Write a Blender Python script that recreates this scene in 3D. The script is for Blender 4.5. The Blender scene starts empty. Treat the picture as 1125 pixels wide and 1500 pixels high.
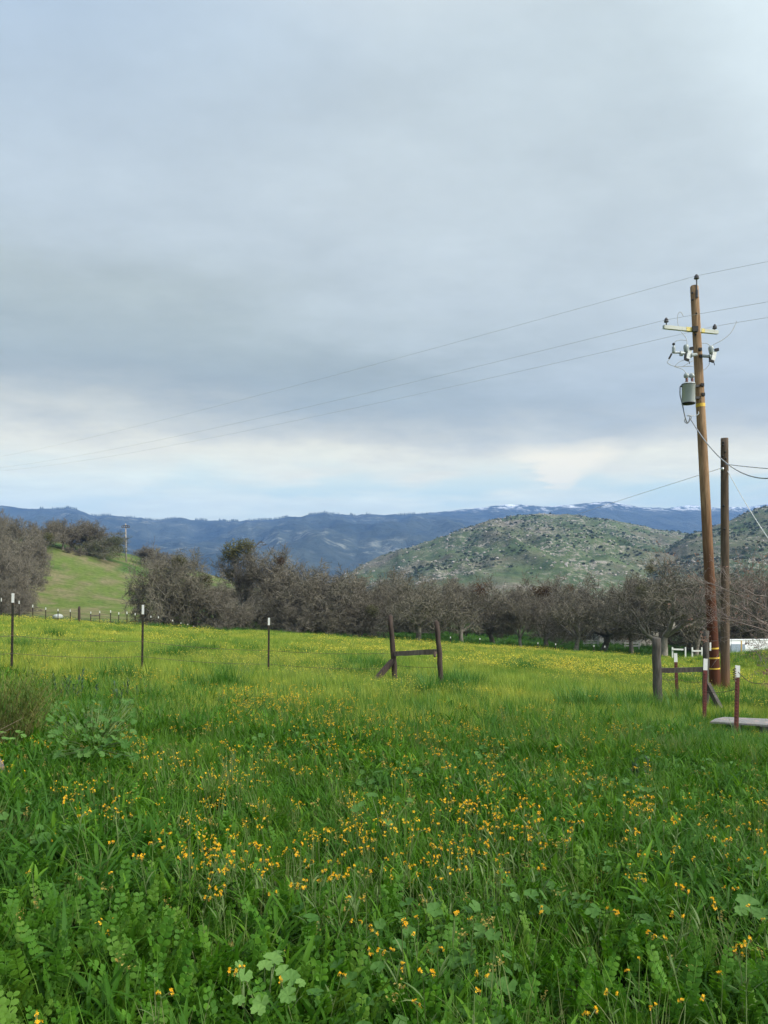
import bpy, math, random
import numpy as np
from mathutils import Vector, Matrix, Euler

# ------------------------------------------------------------------ frame of reference
# the camera stands level at the origin looking along +Y; the photograph is 1125 x 1500 pixels
F, CX, HZ, EYE = 1127.0, 562.5, 860.0, 1.6
rnd = random.Random(7)
V = Vector
R = math.radians


def at(px, py, Y):
    return V(((px - CX) / F * Y, Y, EYE + (HZ - py) / F * Y))


def srgb(r, g, b):
    def f(c):
        c /= 255.0
        return c / 12.92 if c <= 0.04045 else ((c + 0.055) / 1.055) ** 2.4
    return (f(r), f(g), f(b))


# ------------------------------------------------------------------ noise and terrain (numpy)
def _hash(ix, iy, seed):
    n = (ix.astype(np.int64) * 374761393 + iy.astype(np.int64) * 668265263 + seed * 974634777) & 0x7fffffff
    n = (n ^ (n >> 13)) * 1274126177 & 0x7fffffff
    n = (n ^ (n >> 16)) & 0xffff
    return n / 65535.0


def vnoise(x, y, seed=0):
    x = np.asarray(x, dtype=float); y = np.asarray(y, dtype=float)
    ix = np.floor(x); iy = np.floor(y)
    fx = x - ix; fy = y - iy
    fx = fx * fx * (3 - 2 * fx); fy = fy * fy * (3 - 2 * fy)
    a = _hash(ix, iy, seed); b = _hash(ix + 1, iy, seed)
    c = _hash(ix, iy + 1, seed); d = _hash(ix + 1, iy + 1, seed)
    return (a + (b - a) * fx) * (1 - fy) + (c + (d - c) * fx) * fy


def fbm(x, y, seed=0, octaves=5, gain=0.5):
    s = 0; amp = 1; tot = 0
    for o in range(octaves):
        s = s + amp * vnoise(np.asarray(x) * 2 ** o + 17.3 * o, np.asarray(y) * 2 ** o - 9.1 * o, seed + o)
        tot += amp; amp *= gain
    return s / tot


def sstep(a, b, x):
    t = np.clip((np.asarray(x, dtype=float) - a) / (b - a), 0, 1)
    return t * t * (3 - 2 * t)


def soft_hi(x, m, w):      # smooth minimum with m
    return m - w * np.logaddexp(0, (m - np.asarray(x, dtype=float)) / w)


def soft_lo(x, m, w):
    return m + w * np.logaddexp(0, (np.asarray(x, dtype=float) - m) / w)


def G(x, y):
    x = np.asarray(x, dtype=float); y = np.asarray(y, dtype=float)
    xs = -soft_hi(-soft_lo(-x, -70, 8), 150, 15)
    xs = np.clip(x, -150, 70)
    ys = y - (np.logaddexp(0, (y - 95) / 8) * 8)
    ys = np.maximum(ys, -25)
    z = -(0.049 * ys + 0.062 * xs)
    z = z - 0.02 * np.clip(y - 250, 0, 300)
    amp = 0.25 * np.logaddexp(0, (-29.5 - x) / 6) * 6
    amp = soft_hi(amp, 15.5, 3)
    z = z + amp * sstep(78, 195, y) * (1 - sstep(235, 430, y))
    z = z + 1.5 * np.exp(-((x - 26) / 6.0) ** 2 - ((y - 47) / 7.0) ** 2)
    z = z + 0.16 * (fbm(x / 5.0, y / 5.0, 3, 3) - 0.5) * sstep(4, 12, y)
    z = z + 0.8 * (fbm(x / 31.0, y / 31.0, 5, 4) - 0.5) * sstep(70, 130, y)
    return z


def g(x, y):
    return float(G(x, y))


def hit(px, py, lift=0.0, y0=1.5, y1=220.0):
    """the point where the photograph's pixel meets the ground (raised by lift)"""
    Y = y0
    while Y < y1:
        p = at(px, py, Y)
        if p.z <= g(p.x, p.y) + lift:
            return p
        Y *= 1.008
    return p


def drop(px, Y):
    x = (px - CX) / F * Y
    return V((x, Y, g(x, Y)))


# ------------------------------------------------------------------ scene helpers
S = bpy.context.scene
COL = S.collection


class MB:
    def __init__(s):
        s.v = []; s.f = []; s.m = []

    def add(s, vs, fs, m=0):
        o = len(s.v)
        s.v.extend(vs)
        for f in fs:
            s.f.append(tuple(i + o for i in f)); s.m.append(m)

    def tube(s, pts, rad, n=6, cap=True, m=0):
        pts = [V(p) for p in pts]
        if not hasattr(rad, '__len__'):
            rad = [rad] * len(pts)
        o = len(s.v)
        a = None
        for i, p in enumerate(pts):
            t = (pts[min(i + 1, len(pts) - 1)] - pts[max(i - 1, 0)])
            t = t.normalized() if t.length > 1e-9 else V((0, 0, 1))
            if a is None:
                a = t.orthogonal().normalized()
            a = a - t * a.dot(t)
            a = a.normalized() if a.length > 1e-6 else t.orthogonal().normalized()
            b = t.cross(a)
            for k in range(n):
                w = 2 * math.pi * k / n
                s.v.append(p + (a * math.cos(w) + b * math.sin(w)) * rad[i])
        for i in range(len(pts) - 1):
            for k in range(n):
                k2 = (k + 1) % n
                s.f.append((o + i * n + k, o + i * n + k2, o + (i + 1) * n + k2, o + (i + 1) * n + k)); s.m.append(m)
        if cap:
            s.f.append(tuple(o + k for k in reversed(range(n)))); s.m.append(m)
            e = o + (len(pts) - 1) * n
            s.f.append(tuple(e + k for k in range(n))); s.m.append(m)

    def ribbon(s, pts, wid, side, m=0):
        o = len(s.v)
        for p, w in zip(pts, wid):
            s.v.append(p - side * (w * .5)); s.v.append(p + side * (w * .5))
        for i in range(len(pts) - 1):
            a = o + 2 * i
            s.f.append((a, a + 1, a + 3, a + 2)); s.m.append(m)

    def box(s, c, sx, sy, sz, rot=None, m=0):
        c = V(c)
        vs = []
        for dz in (-1, 1):
            for dx, dy in ((-1, -1), (1, -1), (1, 1), (-1, 1)):
                p = V((dx * sx / 2, dy * sy / 2, dz * sz / 2))
                if rot is not None:
                    p = rot @ p
                vs.append(c + p)
        s.add(vs, [(3, 2, 1, 0), (4, 5, 6, 7), (0, 1, 5, 4), (1, 2, 6, 5), (2, 3, 7, 6), (3, 0, 4, 7)], m)

    def beam(s, a, b, w, h, up=V((0, 0, 1)), m=0, jit=0.0, n=1, rng=rnd):
        """a squared timber from a to b, slightly uneven"""
        a = V(a); b = V(b); t = (b - a).normalized()
        x = t.cross(up)
        x = x.normalized() if x.length > 1e-4 else t.orthogonal().normalized()
        y = x.cross(t).normalized()
        vs = []
        for i in range(n + 1):
            p = a.lerp(b, i / n)
            for dx, dy in ((-1, -1), (1, -1), (1, 1), (-1, 1)):
                vs.append(p + x * (dx * w / 2 * (1 + rng.uniform(-jit, jit))) + y * (dy * h / 2 * (1 + rng.uniform(-jit, jit))))
        fs = [(3, 2, 1, 0), tuple(4 * n + k for k in range(4))]
        for i in range(n):
            for k in range(4):
                fs.append((4 * i + k, 4 * i + (k + 1) % 4, 4 * i + 4 + (k + 1) % 4, 4 * i + 4 + k))
        s.add(vs, fs, m)

    def lathe(s, c, prof, n=16, axis=V((0, 0, 1)), m=0):
        axis = V(axis).normalized()
        s.tube([V(c) + axis * z for r, z in prof], [r for r, z in prof], n, True, m)

    def mesh(s, name, mats, origin=None, smooth=False):
        me = bpy.data.meshes.new(name)
        vs = s.v
        if origin is not None:
            o = V(origin)
            vs = [V(p) - o for p in vs]
        me.from_pydata([tuple(p) for p in vs], [], s.f)
        if not isinstance(mats, (list, tuple)):
            mats = [mats]
        for m in mats:
            me.materials.append(m)
        if len(mats) > 1:
            me.polygons.foreach_set('material_index', s.m)
        if smooth:
            me.polygons.foreach_set('use_smooth', [True] * len(me.polygons))
        me.update()
        return me

    def build(s, name, mats, parent=None, smooth=False, label=None):
        """world-space shapes; origin taken from the parent"""
        o = parent_loc(parent)
        ob = bpy.data.objects.new(name, s.mesh(name, mats, o, smooth))
        COL.objects.link(ob)
        if parent is not None:
            ob.parent = parent
        if label:
            ob['label'] = label
        return ob


def parent_loc(p):
    o = V((0, 0, 0))
    while p is not None:
        o = o + p.location
        p = p.parent
    return o


def obj(name, me, parent=None):
    ob = bpy.data.objects.new(name, me)
    COL.objects.link(ob)
    ob.parent = parent
    return ob


def tag(o, label=None, cat=None, group=None, kind=None):
    if label: o['label'] = label
    if cat: o['category'] = cat
    if group: o['group'] = group
    if kind: o['kind'] = kind
    return o


def thing(name, label, cat, loc=(0, 0, 0), group=None):
    o = bpy.data.objects.new(name, None)
    o.empty_display_size = 0.2
    o.location = loc
    COL.objects.link(o)
    return tag(o, label, cat, group)


def dup(root, loc, rz=0.0, scale=1.0, label=None, group=None):
    c = root.copy(); COL.objects.link(c)
    c.location = loc; c.rotation_euler = (0, 0, rz)
    c.scale = scale if hasattr(scale, '__len__') else (scale,) * 3
    if label: c['label'] = label
    if group: c['group'] = group
    for ch in list(root.children):
        k = ch.copy(); COL.objects.link(k); k.parent = c
        for gch in ch.children:
            q = gch.copy(); COL.objects.link(q); q.parent = k
    return c


# ------------------------------------------------------------------ materials
class NT:
    def __init__(s, name):
        s.mat = bpy.data.materials.new(name); s.mat.use_nodes = True
        s.t = s.mat.node_tree; s.n = s.t.nodes; s.n.clear()
        s.out = s.n.new('ShaderNodeOutputMaterial')

    def node(s, typ, **kw):
        n = s.n.new(typ)
        for k, v in kw.items():
            if k in ('ins',):
                for kk, vv in v.items():
                    n.inputs[kk].default_value = vv
            else:
                setattr(n, k, v)
        return n

    def link(s, a, b):
        s.t.links.new(a, b)

    def noise(s, vec, scale, detail=4, rough=.55):
        n = s.node('ShaderNodeTexNoise', ins={'Scale': scale, 'Detail': detail, 'Roughness': rough})
        if vec is not None: s.link(vec, n.inputs['Vector'])
        return n.outputs['Fac']

    def rng(s, val, a, b, c=0.0, d=1.0):
        n = s.node('ShaderNodeMapRange', ins={1: a, 2: b, 3: c, 4: d})
        s.link(val, n.inputs[0])
        return n.outputs[0]

    def math(s, op, a, b=None, clamp=False):
        n = s.node('ShaderNodeMath', operation=op, use_clamp=clamp)
        for i, x in enumerate((a, b)):
            if x is None: continue
            if isinstance(x, (int, float)): n.inputs[i].default_value = x
            else: s.link(x, n.inputs[i])
        return n.outputs[0]

    def mix(s, fac, a, b, typ='MIX'):
        n = s.node('ShaderNodeMix', data_type='RGBA', blend_type=typ)
        for sock, x in ((n.inputs[0], fac), (n.inputs[6], a), (n.inputs[7], b)):
            if isinstance(x, (int, float)): sock.default_value = x
            elif isinstance(x, tuple): sock.default_value = (*x[:3], 1)
            else: s.link(x, sock)
        return n.outputs[2]

    def scaled(s, vec, sx, sy, sz):
        n = s.node('ShaderNodeMapping')
        n.inputs['Scale'].default_value = (sx, sy, sz)
        s.link(vec, n.inputs['Vector'])
        return n.outputs[0]

    def principled(s, col, rough=.6, spec=.3, metal=0.0, bump=None, bump_d=.01):
        p = s.node('ShaderNodeBsdfPrincipled', ins={'Roughness': rough if isinstance(rough, (int, float)) else .5,
                                                    'Metallic': metal, 'Specular IOR Level': spec})
        if not isinstance(rough, (int, float)): s.link(rough, p.inputs['Roughness'])
        if isinstance(col, tuple): p.inputs['Base Color'].default_value = (*col[:3], 1)
        else: s.link(col, p.inputs['Base Color'])
        if bump is not None:
            b = s.node('ShaderNodeBump', ins={'Strength': .7, 'Distance': bump_d})
            s.link(bump, b.inputs['Height']); s.link(b.outputs[0], p.inputs['Normal'])
        return p.outputs[0]

    def done(s, sh):
        s.link(sh, s.out.inputs['Surface'])
        return s.mat

    def pos(s):
        return s.node('ShaderNodeNewGeometry').outputs['Position']

    def objco(s):
        return s.node('ShaderNodeTexCoord').outputs['Object']


def m_plain(name, col, rough=.6, spec=.3, metal=0.0, var=.25, scale=30.0):
    t = NT(name)
    f = t.noise(t.objco(), scale)
    dark = tuple(c * (1 - var) for c in col); lite = tuple(min(1, c * (1 + var)) for c in col)
    return t.done(t.principled(t.mix(t.rng(f, .3, .7), dark, lite), rough, spec, metal))


def m_leaf(name, c1, c2, c3=None, trans=.35, rough=.55, spec=.2, pscale=.8, lo=.42, hi=.62, c4=None, c5=None, p5=.5, straw=0.0):
    """leaves: each blade its own shade, slow patches over the field"""
    t = NT(name)
    geo = t.node('ShaderNodeNewGeometry')
    isl = geo.outputs['Random Per Island']
    col = t.mix(isl, c1, c2)
    if c3:
        f = t.rng(t.noise(geo.outputs['Position'], pscale, 4), lo, hi)
        col = t.mix(f, col, c3)
    if c4:
        oi = t.node('ShaderNodeObjectInfo')
        col = t.mix(t.rng(oi.outputs['Random'], .72, .95), col, c4)
    if straw:
        q = t.math('FRACT', t.math('MULTIPLY', isl, 37.0))
        col = t.mix(t.math('GREATER_THAN', q, 1 - straw), col, (.36, .3, .13))
    if c5:
        f = t.rng(t.noise(geo.outputs['Position'], p5, 3), .53, .66)
        col = t.mix(f, col, c5)
    p = t.principled(col, rough, spec)
    tr = t.node('ShaderNodeBsdfTranslucent')
    t.link(t.mix(1.0, col, (1.25, 1.3, .75), 'MULTIPLY'), tr.inputs['Color'])
    mx = t.node('ShaderNodeMixShader', ins={0: trans})
    t.link(p, mx.inputs[1]); t.link(tr.outputs[0], mx.inputs[2])
    return t.done(mx.outputs[0])


def m_wood(name, c_dark, c_lite, grain=14.0, low=None, low_h=(0, 3), rough=.85, stretch=.06, crack=.5):
    """weathered timber: grain and cracks run along the local z axis; an optional second stain towards the butt"""
    t = NT(name)
    oc = t.objco()
    v = t.scaled(oc, 1, 1, stretch)
    f = t.noise(v, grain, 6, .65)
    col = t.mix(t.rng(f, .3, .72), c_dark, c_lite)
    f2 = t.noise(t.scaled(oc, 1, 1, .25), 3.0, 4)
    col = t.mix(t.math('MULTIPLY', t.rng(f2, .45, .75), .6), col, tuple(c * .55 for c in c_dark))
    if low:
        sep = t.node('ShaderNodeSeparateXYZ'); t.link(oc, sep.inputs[0])
        h = t.math('ADD', sep.outputs[2], t.math('MULTIPLY', t.math('SUBTRACT', t.noise(v, 5.0), .5), 2.5))
        col = t.mix(t.rng(h, low_h[0], low_h[1], 1, 0), col, t.mix(t.rng(f, .3, .7), tuple(c * .6 for c in low), low))
    cr = t.rng(t.noise(t.scaled(oc, 1, 1, .03), grain * 2.2, 3), .28, .38, 0, 1)
    col = t.mix(t.math('MULTIPLY', t.math('SUBTRACT', 1.0, cr), crack), col, (.012, .009, .007))
    return t.done(t.principled(col, rough, .15, bump=t.math('MULTIPLY', cr, f), bump_d=.012))


M = {}
M['bark'] = None


def m_bark(name, a, b, c):
    t = NT(name)
    oi = t.node('ShaderNodeObjectInfo')
    f = t.noise(t.pos(), 2.2, 5)
    col = t.mix(t.rng(f, .35, .68), a, b)
    col = t.mix(t.math('MULTIPLY', oi.outputs['Random'], .55), col, c)
    return t.done(t.principled(col, .9, .1))


M['bark'] = m_bark('oak_bark', (.1, .085, .07), (.32, .285, .245), (.2, .19, .15))
M['twig'] = m_bark('oak_twigs', (.088, .077, .06), (.205, .183, .147), (.15, .138, .102))
M['mistletoe'] = m_leaf('mistletoe_leaves', (.05, .055, .022), (.1, .095, .04), trans=.2, rough=.7)
M['mistletoe_red'] = m_leaf('dry_leaf_clump', (.06, .04, .025), (.12, .075, .045), trans=.2, rough=.8)
M['liveoak'] = m_leaf('evergreen_leaves', (.055, .065, .034), (.105, .11, .062), (.12, .11, .08), trans=.2, rough=.6, pscale=.5)
M['pole_wood'] = m_wood('pole_wood', (.16, .092, .05), (.43, .285, .165), 22, low=(.1, .036, .02), low_h=(2.6, 7.5), crack=.8)
M['pole_old'] = m_wood('old_pole_wood', (.06, .043, .031), (.15, .108, .075), 20, low=(.2, .085, .04), low_h=(.1, 1.6), crack=.8)
M['post_dark'] = m_wood('dark_post_wood', (.028, .02, .017), (.085, .063, .052), 26, stretch=.1, crack=.85)
M['post_grey'] = m_wood('grey_post_wood', (.045, .04, .034), (.15, .134, .115), 30, stretch=.1, crack=.9)
M['rail'] = m_wood('rail_wood', (.085, .066, .055), (.22, .18, .15), 26, stretch=.12, crack=.6)


def m_paint(name, col, rust, amount=.35, rough=.6):
    t = NT(name)
    oc = t.objco()
    f = t.noise(t.scaled(oc, 1, 1, .5), 22, 6, .7)
    c2 = tuple(c * .75 for c in col)
    base = t.mix(t.noise(oc, 60), c2, col)
    return t.done(t.principled(t.mix(t.rng(f, .62 - amount * .3, .72 - amount * .2), base, rust), rough, .25, bump=f, bump_d=.002))


M['steel_dark'] = m_paint('dark_green_steel', (.03, .03, .022), (.085, .05, .033), .5)
M['steel_red'] = m_paint('red_oxide_steel', (.14, .036, .03), (.07, .034, .025), .6)
M['white_tip'] = m_paint('white_post_tip', (.7, .7, .66), (.45, .43, .38), .1)
M['galv'] = m_plain('galvanised_metal', (.42, .44, .44), .45, .4, .6, .2, 14)
M['trans_grey'] = m_paint('transformer_grey', (.5, .53, .54), (.4, .43, .44), .3, .5)
M['porcelain'] = m_plain('grey_porcelain', (.3, .33, .32), .25, .5, 0, .15)
M['porcelain_dark'] = m_plain('dark_porcelain', (.06, .055, .06), .25, .5, 0, .2)
M['bush_red'] = m_plain('brown_porcelain', (.16, .07, .055), .3, .5)
M['black'] = m_plain('black_fitting', (.018, .017, .017), .6)
M['arm'] = m_paint('crossarm_grey', (.5, .52, .46), (.34, .34, .29), .3)
M['arm_yellow'] = m_plain('crossarm_yellow', (.55, .45, .14), .6)
M['yellow'] = m_plain('yellow_band', (.62, .4, .05), .55, var=.2)
M['pale_board'] = m_paint('pale_board', (.45, .45, .42), (.3, .29, .26), .3)
M['wire'] = m_plain('conductor_wire', (.4, .41, .42), .5, .4, .3)
M['cable'] = m_plain('service_cable', (.23, .24, .26), .6, .3, 0, .2)
M['guy'] = m_plain('guy_strand', (.5, .52, .54), .45, .4, .4)
M['rust_wire'] = m_plain('rusty_wire', (.09, .062, .048), .8)
M['fuse_white'] = m_plain('fuse_tube', (.75, .74, .7), .4)

# ------------------------------------------------------------------ ground sheet
def zone_color(x, y):
    n1 = fbm(x / 9.0, y / 9.0, 21, 4); n2 = fbm(x / 2.3, y / 4.0, 31, 4)
    col = np.zeros((len(x), 3))
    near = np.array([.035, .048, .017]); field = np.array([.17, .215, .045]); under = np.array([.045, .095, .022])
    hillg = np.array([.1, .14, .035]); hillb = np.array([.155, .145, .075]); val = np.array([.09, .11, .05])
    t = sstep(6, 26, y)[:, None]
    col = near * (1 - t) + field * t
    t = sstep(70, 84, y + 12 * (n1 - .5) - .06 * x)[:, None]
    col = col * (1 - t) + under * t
    t = sstep(78, 95, y + 8 * (n1 - .5))[:, None] * sstep(-15, -32, x)[:, None] if False else (sstep(78, 95, y) * (1 - sstep(-34, -20, x)))[:, None]
    hmix = sstep(.4, .62, n2 * .6 + n1 * .4)[:, None]
    hcol = hillg * (1 - hmix) + hillb * hmix
    dk = sstep(.56, .7, fbm(x / 14.0, y / 7.0, 77, 3))[:, None]
    hcol = hcol * (1 - dk) + np.array([.055, .11, .025]) * dk
    col = col * (1 - t) + hcol * t
    t = sstep(260, 420, np.hypot(x, y))[:, None]
    col = col * (1 - t) + val * t
    return col


def make_ground():
    az = np.concatenate([np.linspace(-180, -42, 60)[:-1], np.linspace(-42, 42, 300)[:-1], np.linspace(42, 180, 60)[:-1]])
    rr = np.concatenate([[0.05], np.geomspace(.5, 460, 230), np.geomspace(500, 6900, 26)])
    A, Rr = np.meshgrid(np.radians(az), rr)
    x = (Rr * np.sin(A)).ravel(); y = (Rr * np.cos(A)).ravel()
    z = G(x, y)
    n = len(az); k = len(rr)
    me = bpy.data.meshes.new('ground')
    fs = []
    for i in range(k - 1):
        for j in range(n):
            j2 = (j + 1) % n
            fs.append((i * n + j, i * n + j2, (i + 1) * n + j2, (i + 1) * n + j))
    me.from_pydata(np.stack([x, y, z], 1).tolist(), [], fs)
    me.polygons.foreach_set('use_smooth', [True] * len(me.polygons))
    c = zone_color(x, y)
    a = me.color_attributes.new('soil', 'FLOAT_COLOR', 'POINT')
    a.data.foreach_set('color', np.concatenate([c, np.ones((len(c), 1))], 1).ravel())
    t = NT('ground_soil')
    at_ = t.node('ShaderNodeAttribute', attribute_name='soil')
    p = t.pos()
    f = t.noise(p, 1.6, 8, .7); f2 = t.noise(t.scaled(p, .25, .6, 1), 1.2, 6, .65)
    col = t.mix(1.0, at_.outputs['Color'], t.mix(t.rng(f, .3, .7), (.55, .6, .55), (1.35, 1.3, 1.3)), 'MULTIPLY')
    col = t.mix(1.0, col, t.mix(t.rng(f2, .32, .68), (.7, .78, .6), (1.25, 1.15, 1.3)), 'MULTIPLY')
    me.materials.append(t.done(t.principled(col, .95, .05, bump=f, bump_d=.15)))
    o = bpy.data.objects.new('ground', me); COL.objects.link(o)
    tag(o, 'green sloping pasture ground falling towards the oaks', 'ground', kind='structure')


make_ground()


# ------------------------------------------------------------------ far hills and mountains
def interp(px, table):
    xs = [a for a, b in table]; ys = [b for a, b in table]
    return np.interp(px, xs, ys)


def ridge(name, label, crest, Yc, Y0, zbase, amp, nscale, seed, mat, px0, px1, npx, nt, back=.35, jag=0.0, prof=1.0):
    px = np.linspace(px0, px1, npx)
    t = np.concatenate([np.linspace(0, 1, nt), np.linspace(1, 1 + back, max(6, nt // 5))[1:]])
    P, T = np.meshgrid(px, t)
    cy = interp(px, crest)
    Yc_ = interp(px, Yc) if isinstance(Yc, list) else np.full(npx, float(Yc))
    zc = EYE + (HZ - cy) / F * Yc_
    zc = zc + jag * (fbm(px / 9.0, px * 0, seed + 50, 4) - .5) * Yc_ / F
    Y = Y0 + (Yc_[None, :] - Y0) * T
    X = (P - CX) / F * Y
    h = np.where(T <= 1, T ** prof * (1 - .0) , 1 - (T - 1) * 1.6)
    # flank flattens near the top so the crest line stays the skyline
    Z = zbase + (zc[None, :] - zbase) * h
    w = np.clip(4 * T * (1.02 - T), 0, 1)
    nz = fbm(X / nscale, Y / (nscale * 1.6), seed, 6, .55)
    rg = 1 - np.abs(2 * fbm(X / (nscale * .55) + .3 * Y / nscale, Y / (nscale * 2.4), seed + 9, 4) - 1)
    Z = Z + amp * w * ((nz - .5) * 1.2 + (rg - .75) * .9)
    # crest relief
    v = np.stack([X.ravel(), Y.ravel(), Z.ravel()], 1)
    nr, nc = P.shape
    fs = [(i * nc + j, i * nc + j + 1, (i + 1) * nc + j + 1, (i + 1) * nc + j) for i in range(nr - 1) for j in range(nc - 1)]
    me = bpy.data.meshes.new(name)
    me.from_pydata(v.tolist(), [], fs)
    me.polygons.foreach_set('use_smooth', [True] * len(me.polygons))
    me.materials.append(mat)
    o = bpy.data.objects.new(name, me); COL.objects.link(o)
    tag(o, label, 'hill' if 'hill' in name else 'mountain', kind='structure')
    return X, Y, Z, T, P


def m_hill():
    t = NT('rocky_hill')
    p = t.pos()
    big = t.noise(p, .009, 6, .6); mid = t.noise(p, .035, 6, .65); fine = t.noise(t.scaled(p, 1, .5, 1.5), .16, 6, .7)
    col = t.mix(t.rng(mid, .35, .65), (.05, .075, .034), (.1, .132, .055))
    col = t.mix(t.rng(big, .46, .66), col, (.135, .12, .085))
    rock = t.math('MULTIPLY', t.rng(fine, .5, .6), t.rng(t.noise(t.scaled(p, 1, .6, 2.2), .012, 5, .65), .45, .58))
    col = t.mix(t.math('MULTIPLY', rock, .85), col, (.33, .29, .25))
    br = t.rng(t.noise(p, .07, 7, .72), .56, .64)
    col = t.mix(t.math('MULTIPLY', br, .8), col, (.028, .04, .022))
    return t.done(t.principled(col, .95, .05, bump=t.math('ADD', mid, fine), bump_d=5.0))


def m_mount(snow=None, patch=.5, base=((.022, .036, .04), (.06, .075, .066)), pale=(.26, .27, .23)):
    t = NT('mountain_slope')
    p = t.pos()
    mid = t.noise(p, .004, 7, .62); fine = t.noise(p, .014, 7, .68)
    col = t.mix(t.rng(mid, .38, .64), *base)
    pt = t.math('MULTIPLY', t.rng(fine, .5, .64), t.rng(t.noise(p, .0022, 4), .48, .62))
    col = t.mix(t.math('MULTIPLY', pt, patch), col, pale)
    if snow:
        sep = t.node('ShaderNodeSeparateXYZ'); t.link(p, sep.inputs[0])
        h = t.math('ADD', sep.outputs[2], t.math('MULTIPLY', t.math('SUBTRACT', fine, .5), snow[2]))
        s = t.math('MULTIPLY', t.rng(h, snow[0], snow[1]), t.rng(t.noise(t.scaled(p, 1, .4, 1.5), .011, 6, .75), snow[3], snow[4]))
        col = t.mix(s, col, (.8, .82, .85))
    return t.done(t.principled(col, .95, .05, bump=t.math('ADD', mid, fine), bump_d=60.0))


HILL = [(380, 905), (470, 862), (515, 836), (560, 812), (620, 795), (680, 775), (715, 763), (760, 755), (790, 752), (830, 754), (880, 759),
        (920, 766), (960, 775), (1000, 781), (1045, 784), (1100, 792), (1200, 812), (1300, 835)]
hillA = ridge('hill', 'rounded rocky green hill behind the oak band', HILL, [(380, 1050), (790, 1350), (1000, 1400), (1300, 1200)], 560, -14, 34, 150, 11, m_hill(), 380, 1300, 330, 110, jag=3.5, prof=.9)
HILL2 = [(930, 850), (985, 800), (1005, 787), (1040, 773), (1080, 757), (1105, 746), (1125, 741), (1180, 728), (1300, 718), (1450, 740)]
hillB = ridge('hill', 'darker brushy hillside rising out of frame beside the poles', HILL2, [(930, 950), (1125, 1150), (1450, 1100)], 520, -14, 24, 120, 15, bpy.data.materials['rocky_hill'], 930, 1450, 220, 80, jag=3.5, prof=.9)
MT1 = [(-220, 742), (-120, 736), (0, 740), (45, 744), (80, 746), (100, 744.5), (115, 748), (135, 756), (165, 757), (200, 760), (240, 764), (262, 761), (300, 764), (350, 764), (400, 761), (440, 757),
       (475, 752.5), (520, 754), (560, 753), (600, 753), (650, 756), (720, 764), (800, 772), (900, 792), (1000, 812)]
mt1 = ridge('mountain', 'long blue forested ridge with pale clearings across the valley', MT1, 4700, 1900, -16, 150, 620, 41, m_mount(patch=.75), -220, 1000, 420, 100, jag=3.5)
MT2 = [(420, 790), (520, 768), (600, 754), (640, 751), (690, 746), (745, 739), (765, 739.5), (790, 742), (815, 742), (850, 738.5), (890, 735.5), (915, 740), (945, 744), (1000, 745), (1060, 745.5), (1125, 747), (1220, 745), (1400, 760)]
mt2 = ridge('mountain', 'deep blue mountain with patchy snow along its crest', MT2, 5600, 3000, -16, 120, 700, 53, m_mount((515, 590, 190, .49, .57), patch=.25), 420, 1400, 360, 80, jag=2.0)
MT3 = [(900, 760), (960, 748), (985, 743), (1010, 740), (1030, 741), (1050, 744), (1075, 743), (1100, 741.5), (1125, 738), (1180, 734), (1260, 740), (1400, 750)]
mt3 = ridge('mountain', 'farthest snow covered ridge peeping out behind the poles', MT3, 6500, 5700, -16, 60, 700, 67, m_mount((600, 680, 150, .45, .57), patch=.2), 900, 1400, 160, 30, jag=1.5)


# ------------------------------------------------------------------ instanced ground cover (stuff)
def proto_collection(name, meshes):
    c = bpy.data.collections.new(name)
    for i, me in enumerate(meshes):
        c.objects.link(bpy.data.objects.new(name + '_%02d' % i, me))
    return c


def scatter(name, label, cat, pts, meshes, kind='stuff'):
    """pts: (x, y, z, rx, ry, rz, scale, index)"""
    pts = np.array(pts, dtype=float)
    me = bpy.data.meshes.new(name)
    me.vertices.add(len(pts))
    me.vertices.foreach_set('co', pts[:, :3].ravel())
    a = me.attributes.new('rot', 'FLOAT_VECTOR', 'POINT'); a.data.foreach_set('vector', pts[:, 3:6].ravel())
    a = me.attributes.new('scl', 'FLOAT', 'POINT'); a.data.foreach_set('value', pts[:, 6].copy())
    a = me.attributes.new('idx', 'INT', 'POINT'); a.data.foreach_set('value', pts[:, 7].astype(np.int32).copy())
    o = bpy.data.objects.new(name, me); COL.objects.link(o)
    ng = bpy.data.node_groups.new(name + '_spread', 'GeometryNodeTree')
    ng.interface.new_socket('Geometry', in_out='INPUT', socket_type='NodeSocketGeometry')
    ng.interface.new_socket('Geometry', in_out='OUTPUT', socket_type='NodeSocketGeometry')
    gi = ng.nodes.new('NodeGroupInput'); go = ng.nodes.new('NodeGroupOutput')
    ci = ng.nodes.new('GeometryNodeCollectionInfo')
    ci.inputs['Collection'].default_value = proto_collection(name + '_kinds', meshes)
    ci.inputs['Separate Children'].default_value = True
    ci.inputs['Reset Children'].default_value = True
    ip = ng.nodes.new('GeometryNodeInstanceOnPoints')
    ip.inputs['Pick Instance'].default_value = True

    def named(n, t):
        k = ng.nodes.new('GeometryNodeInputNamedAttribute'); k.data_type = t
        k.inputs['Name'].default_value = n
        return [s for s in k.outputs if s.enabled and s.name == 'Attribute'][0]
    L = ng.links.new
    L(gi.outputs[0], ip.inputs['Points']); L(ci.outputs[0], ip.inputs['Instance'])
    L(named('idx', 'INT'), ip.inputs['Instance Index'])
    L(named('rot', 'FLOAT_VECTOR'), ip.inputs['Rotation'])
    L(named('scl', 'FLOAT'), ip.inputs['Scale'])
    L(ip.outputs[0], go.inputs[0])
    md = o.modifiers.new('spread', 'NODES'); md.node_group = ng
    return tag(o, label, cat, kind=kind)


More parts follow.
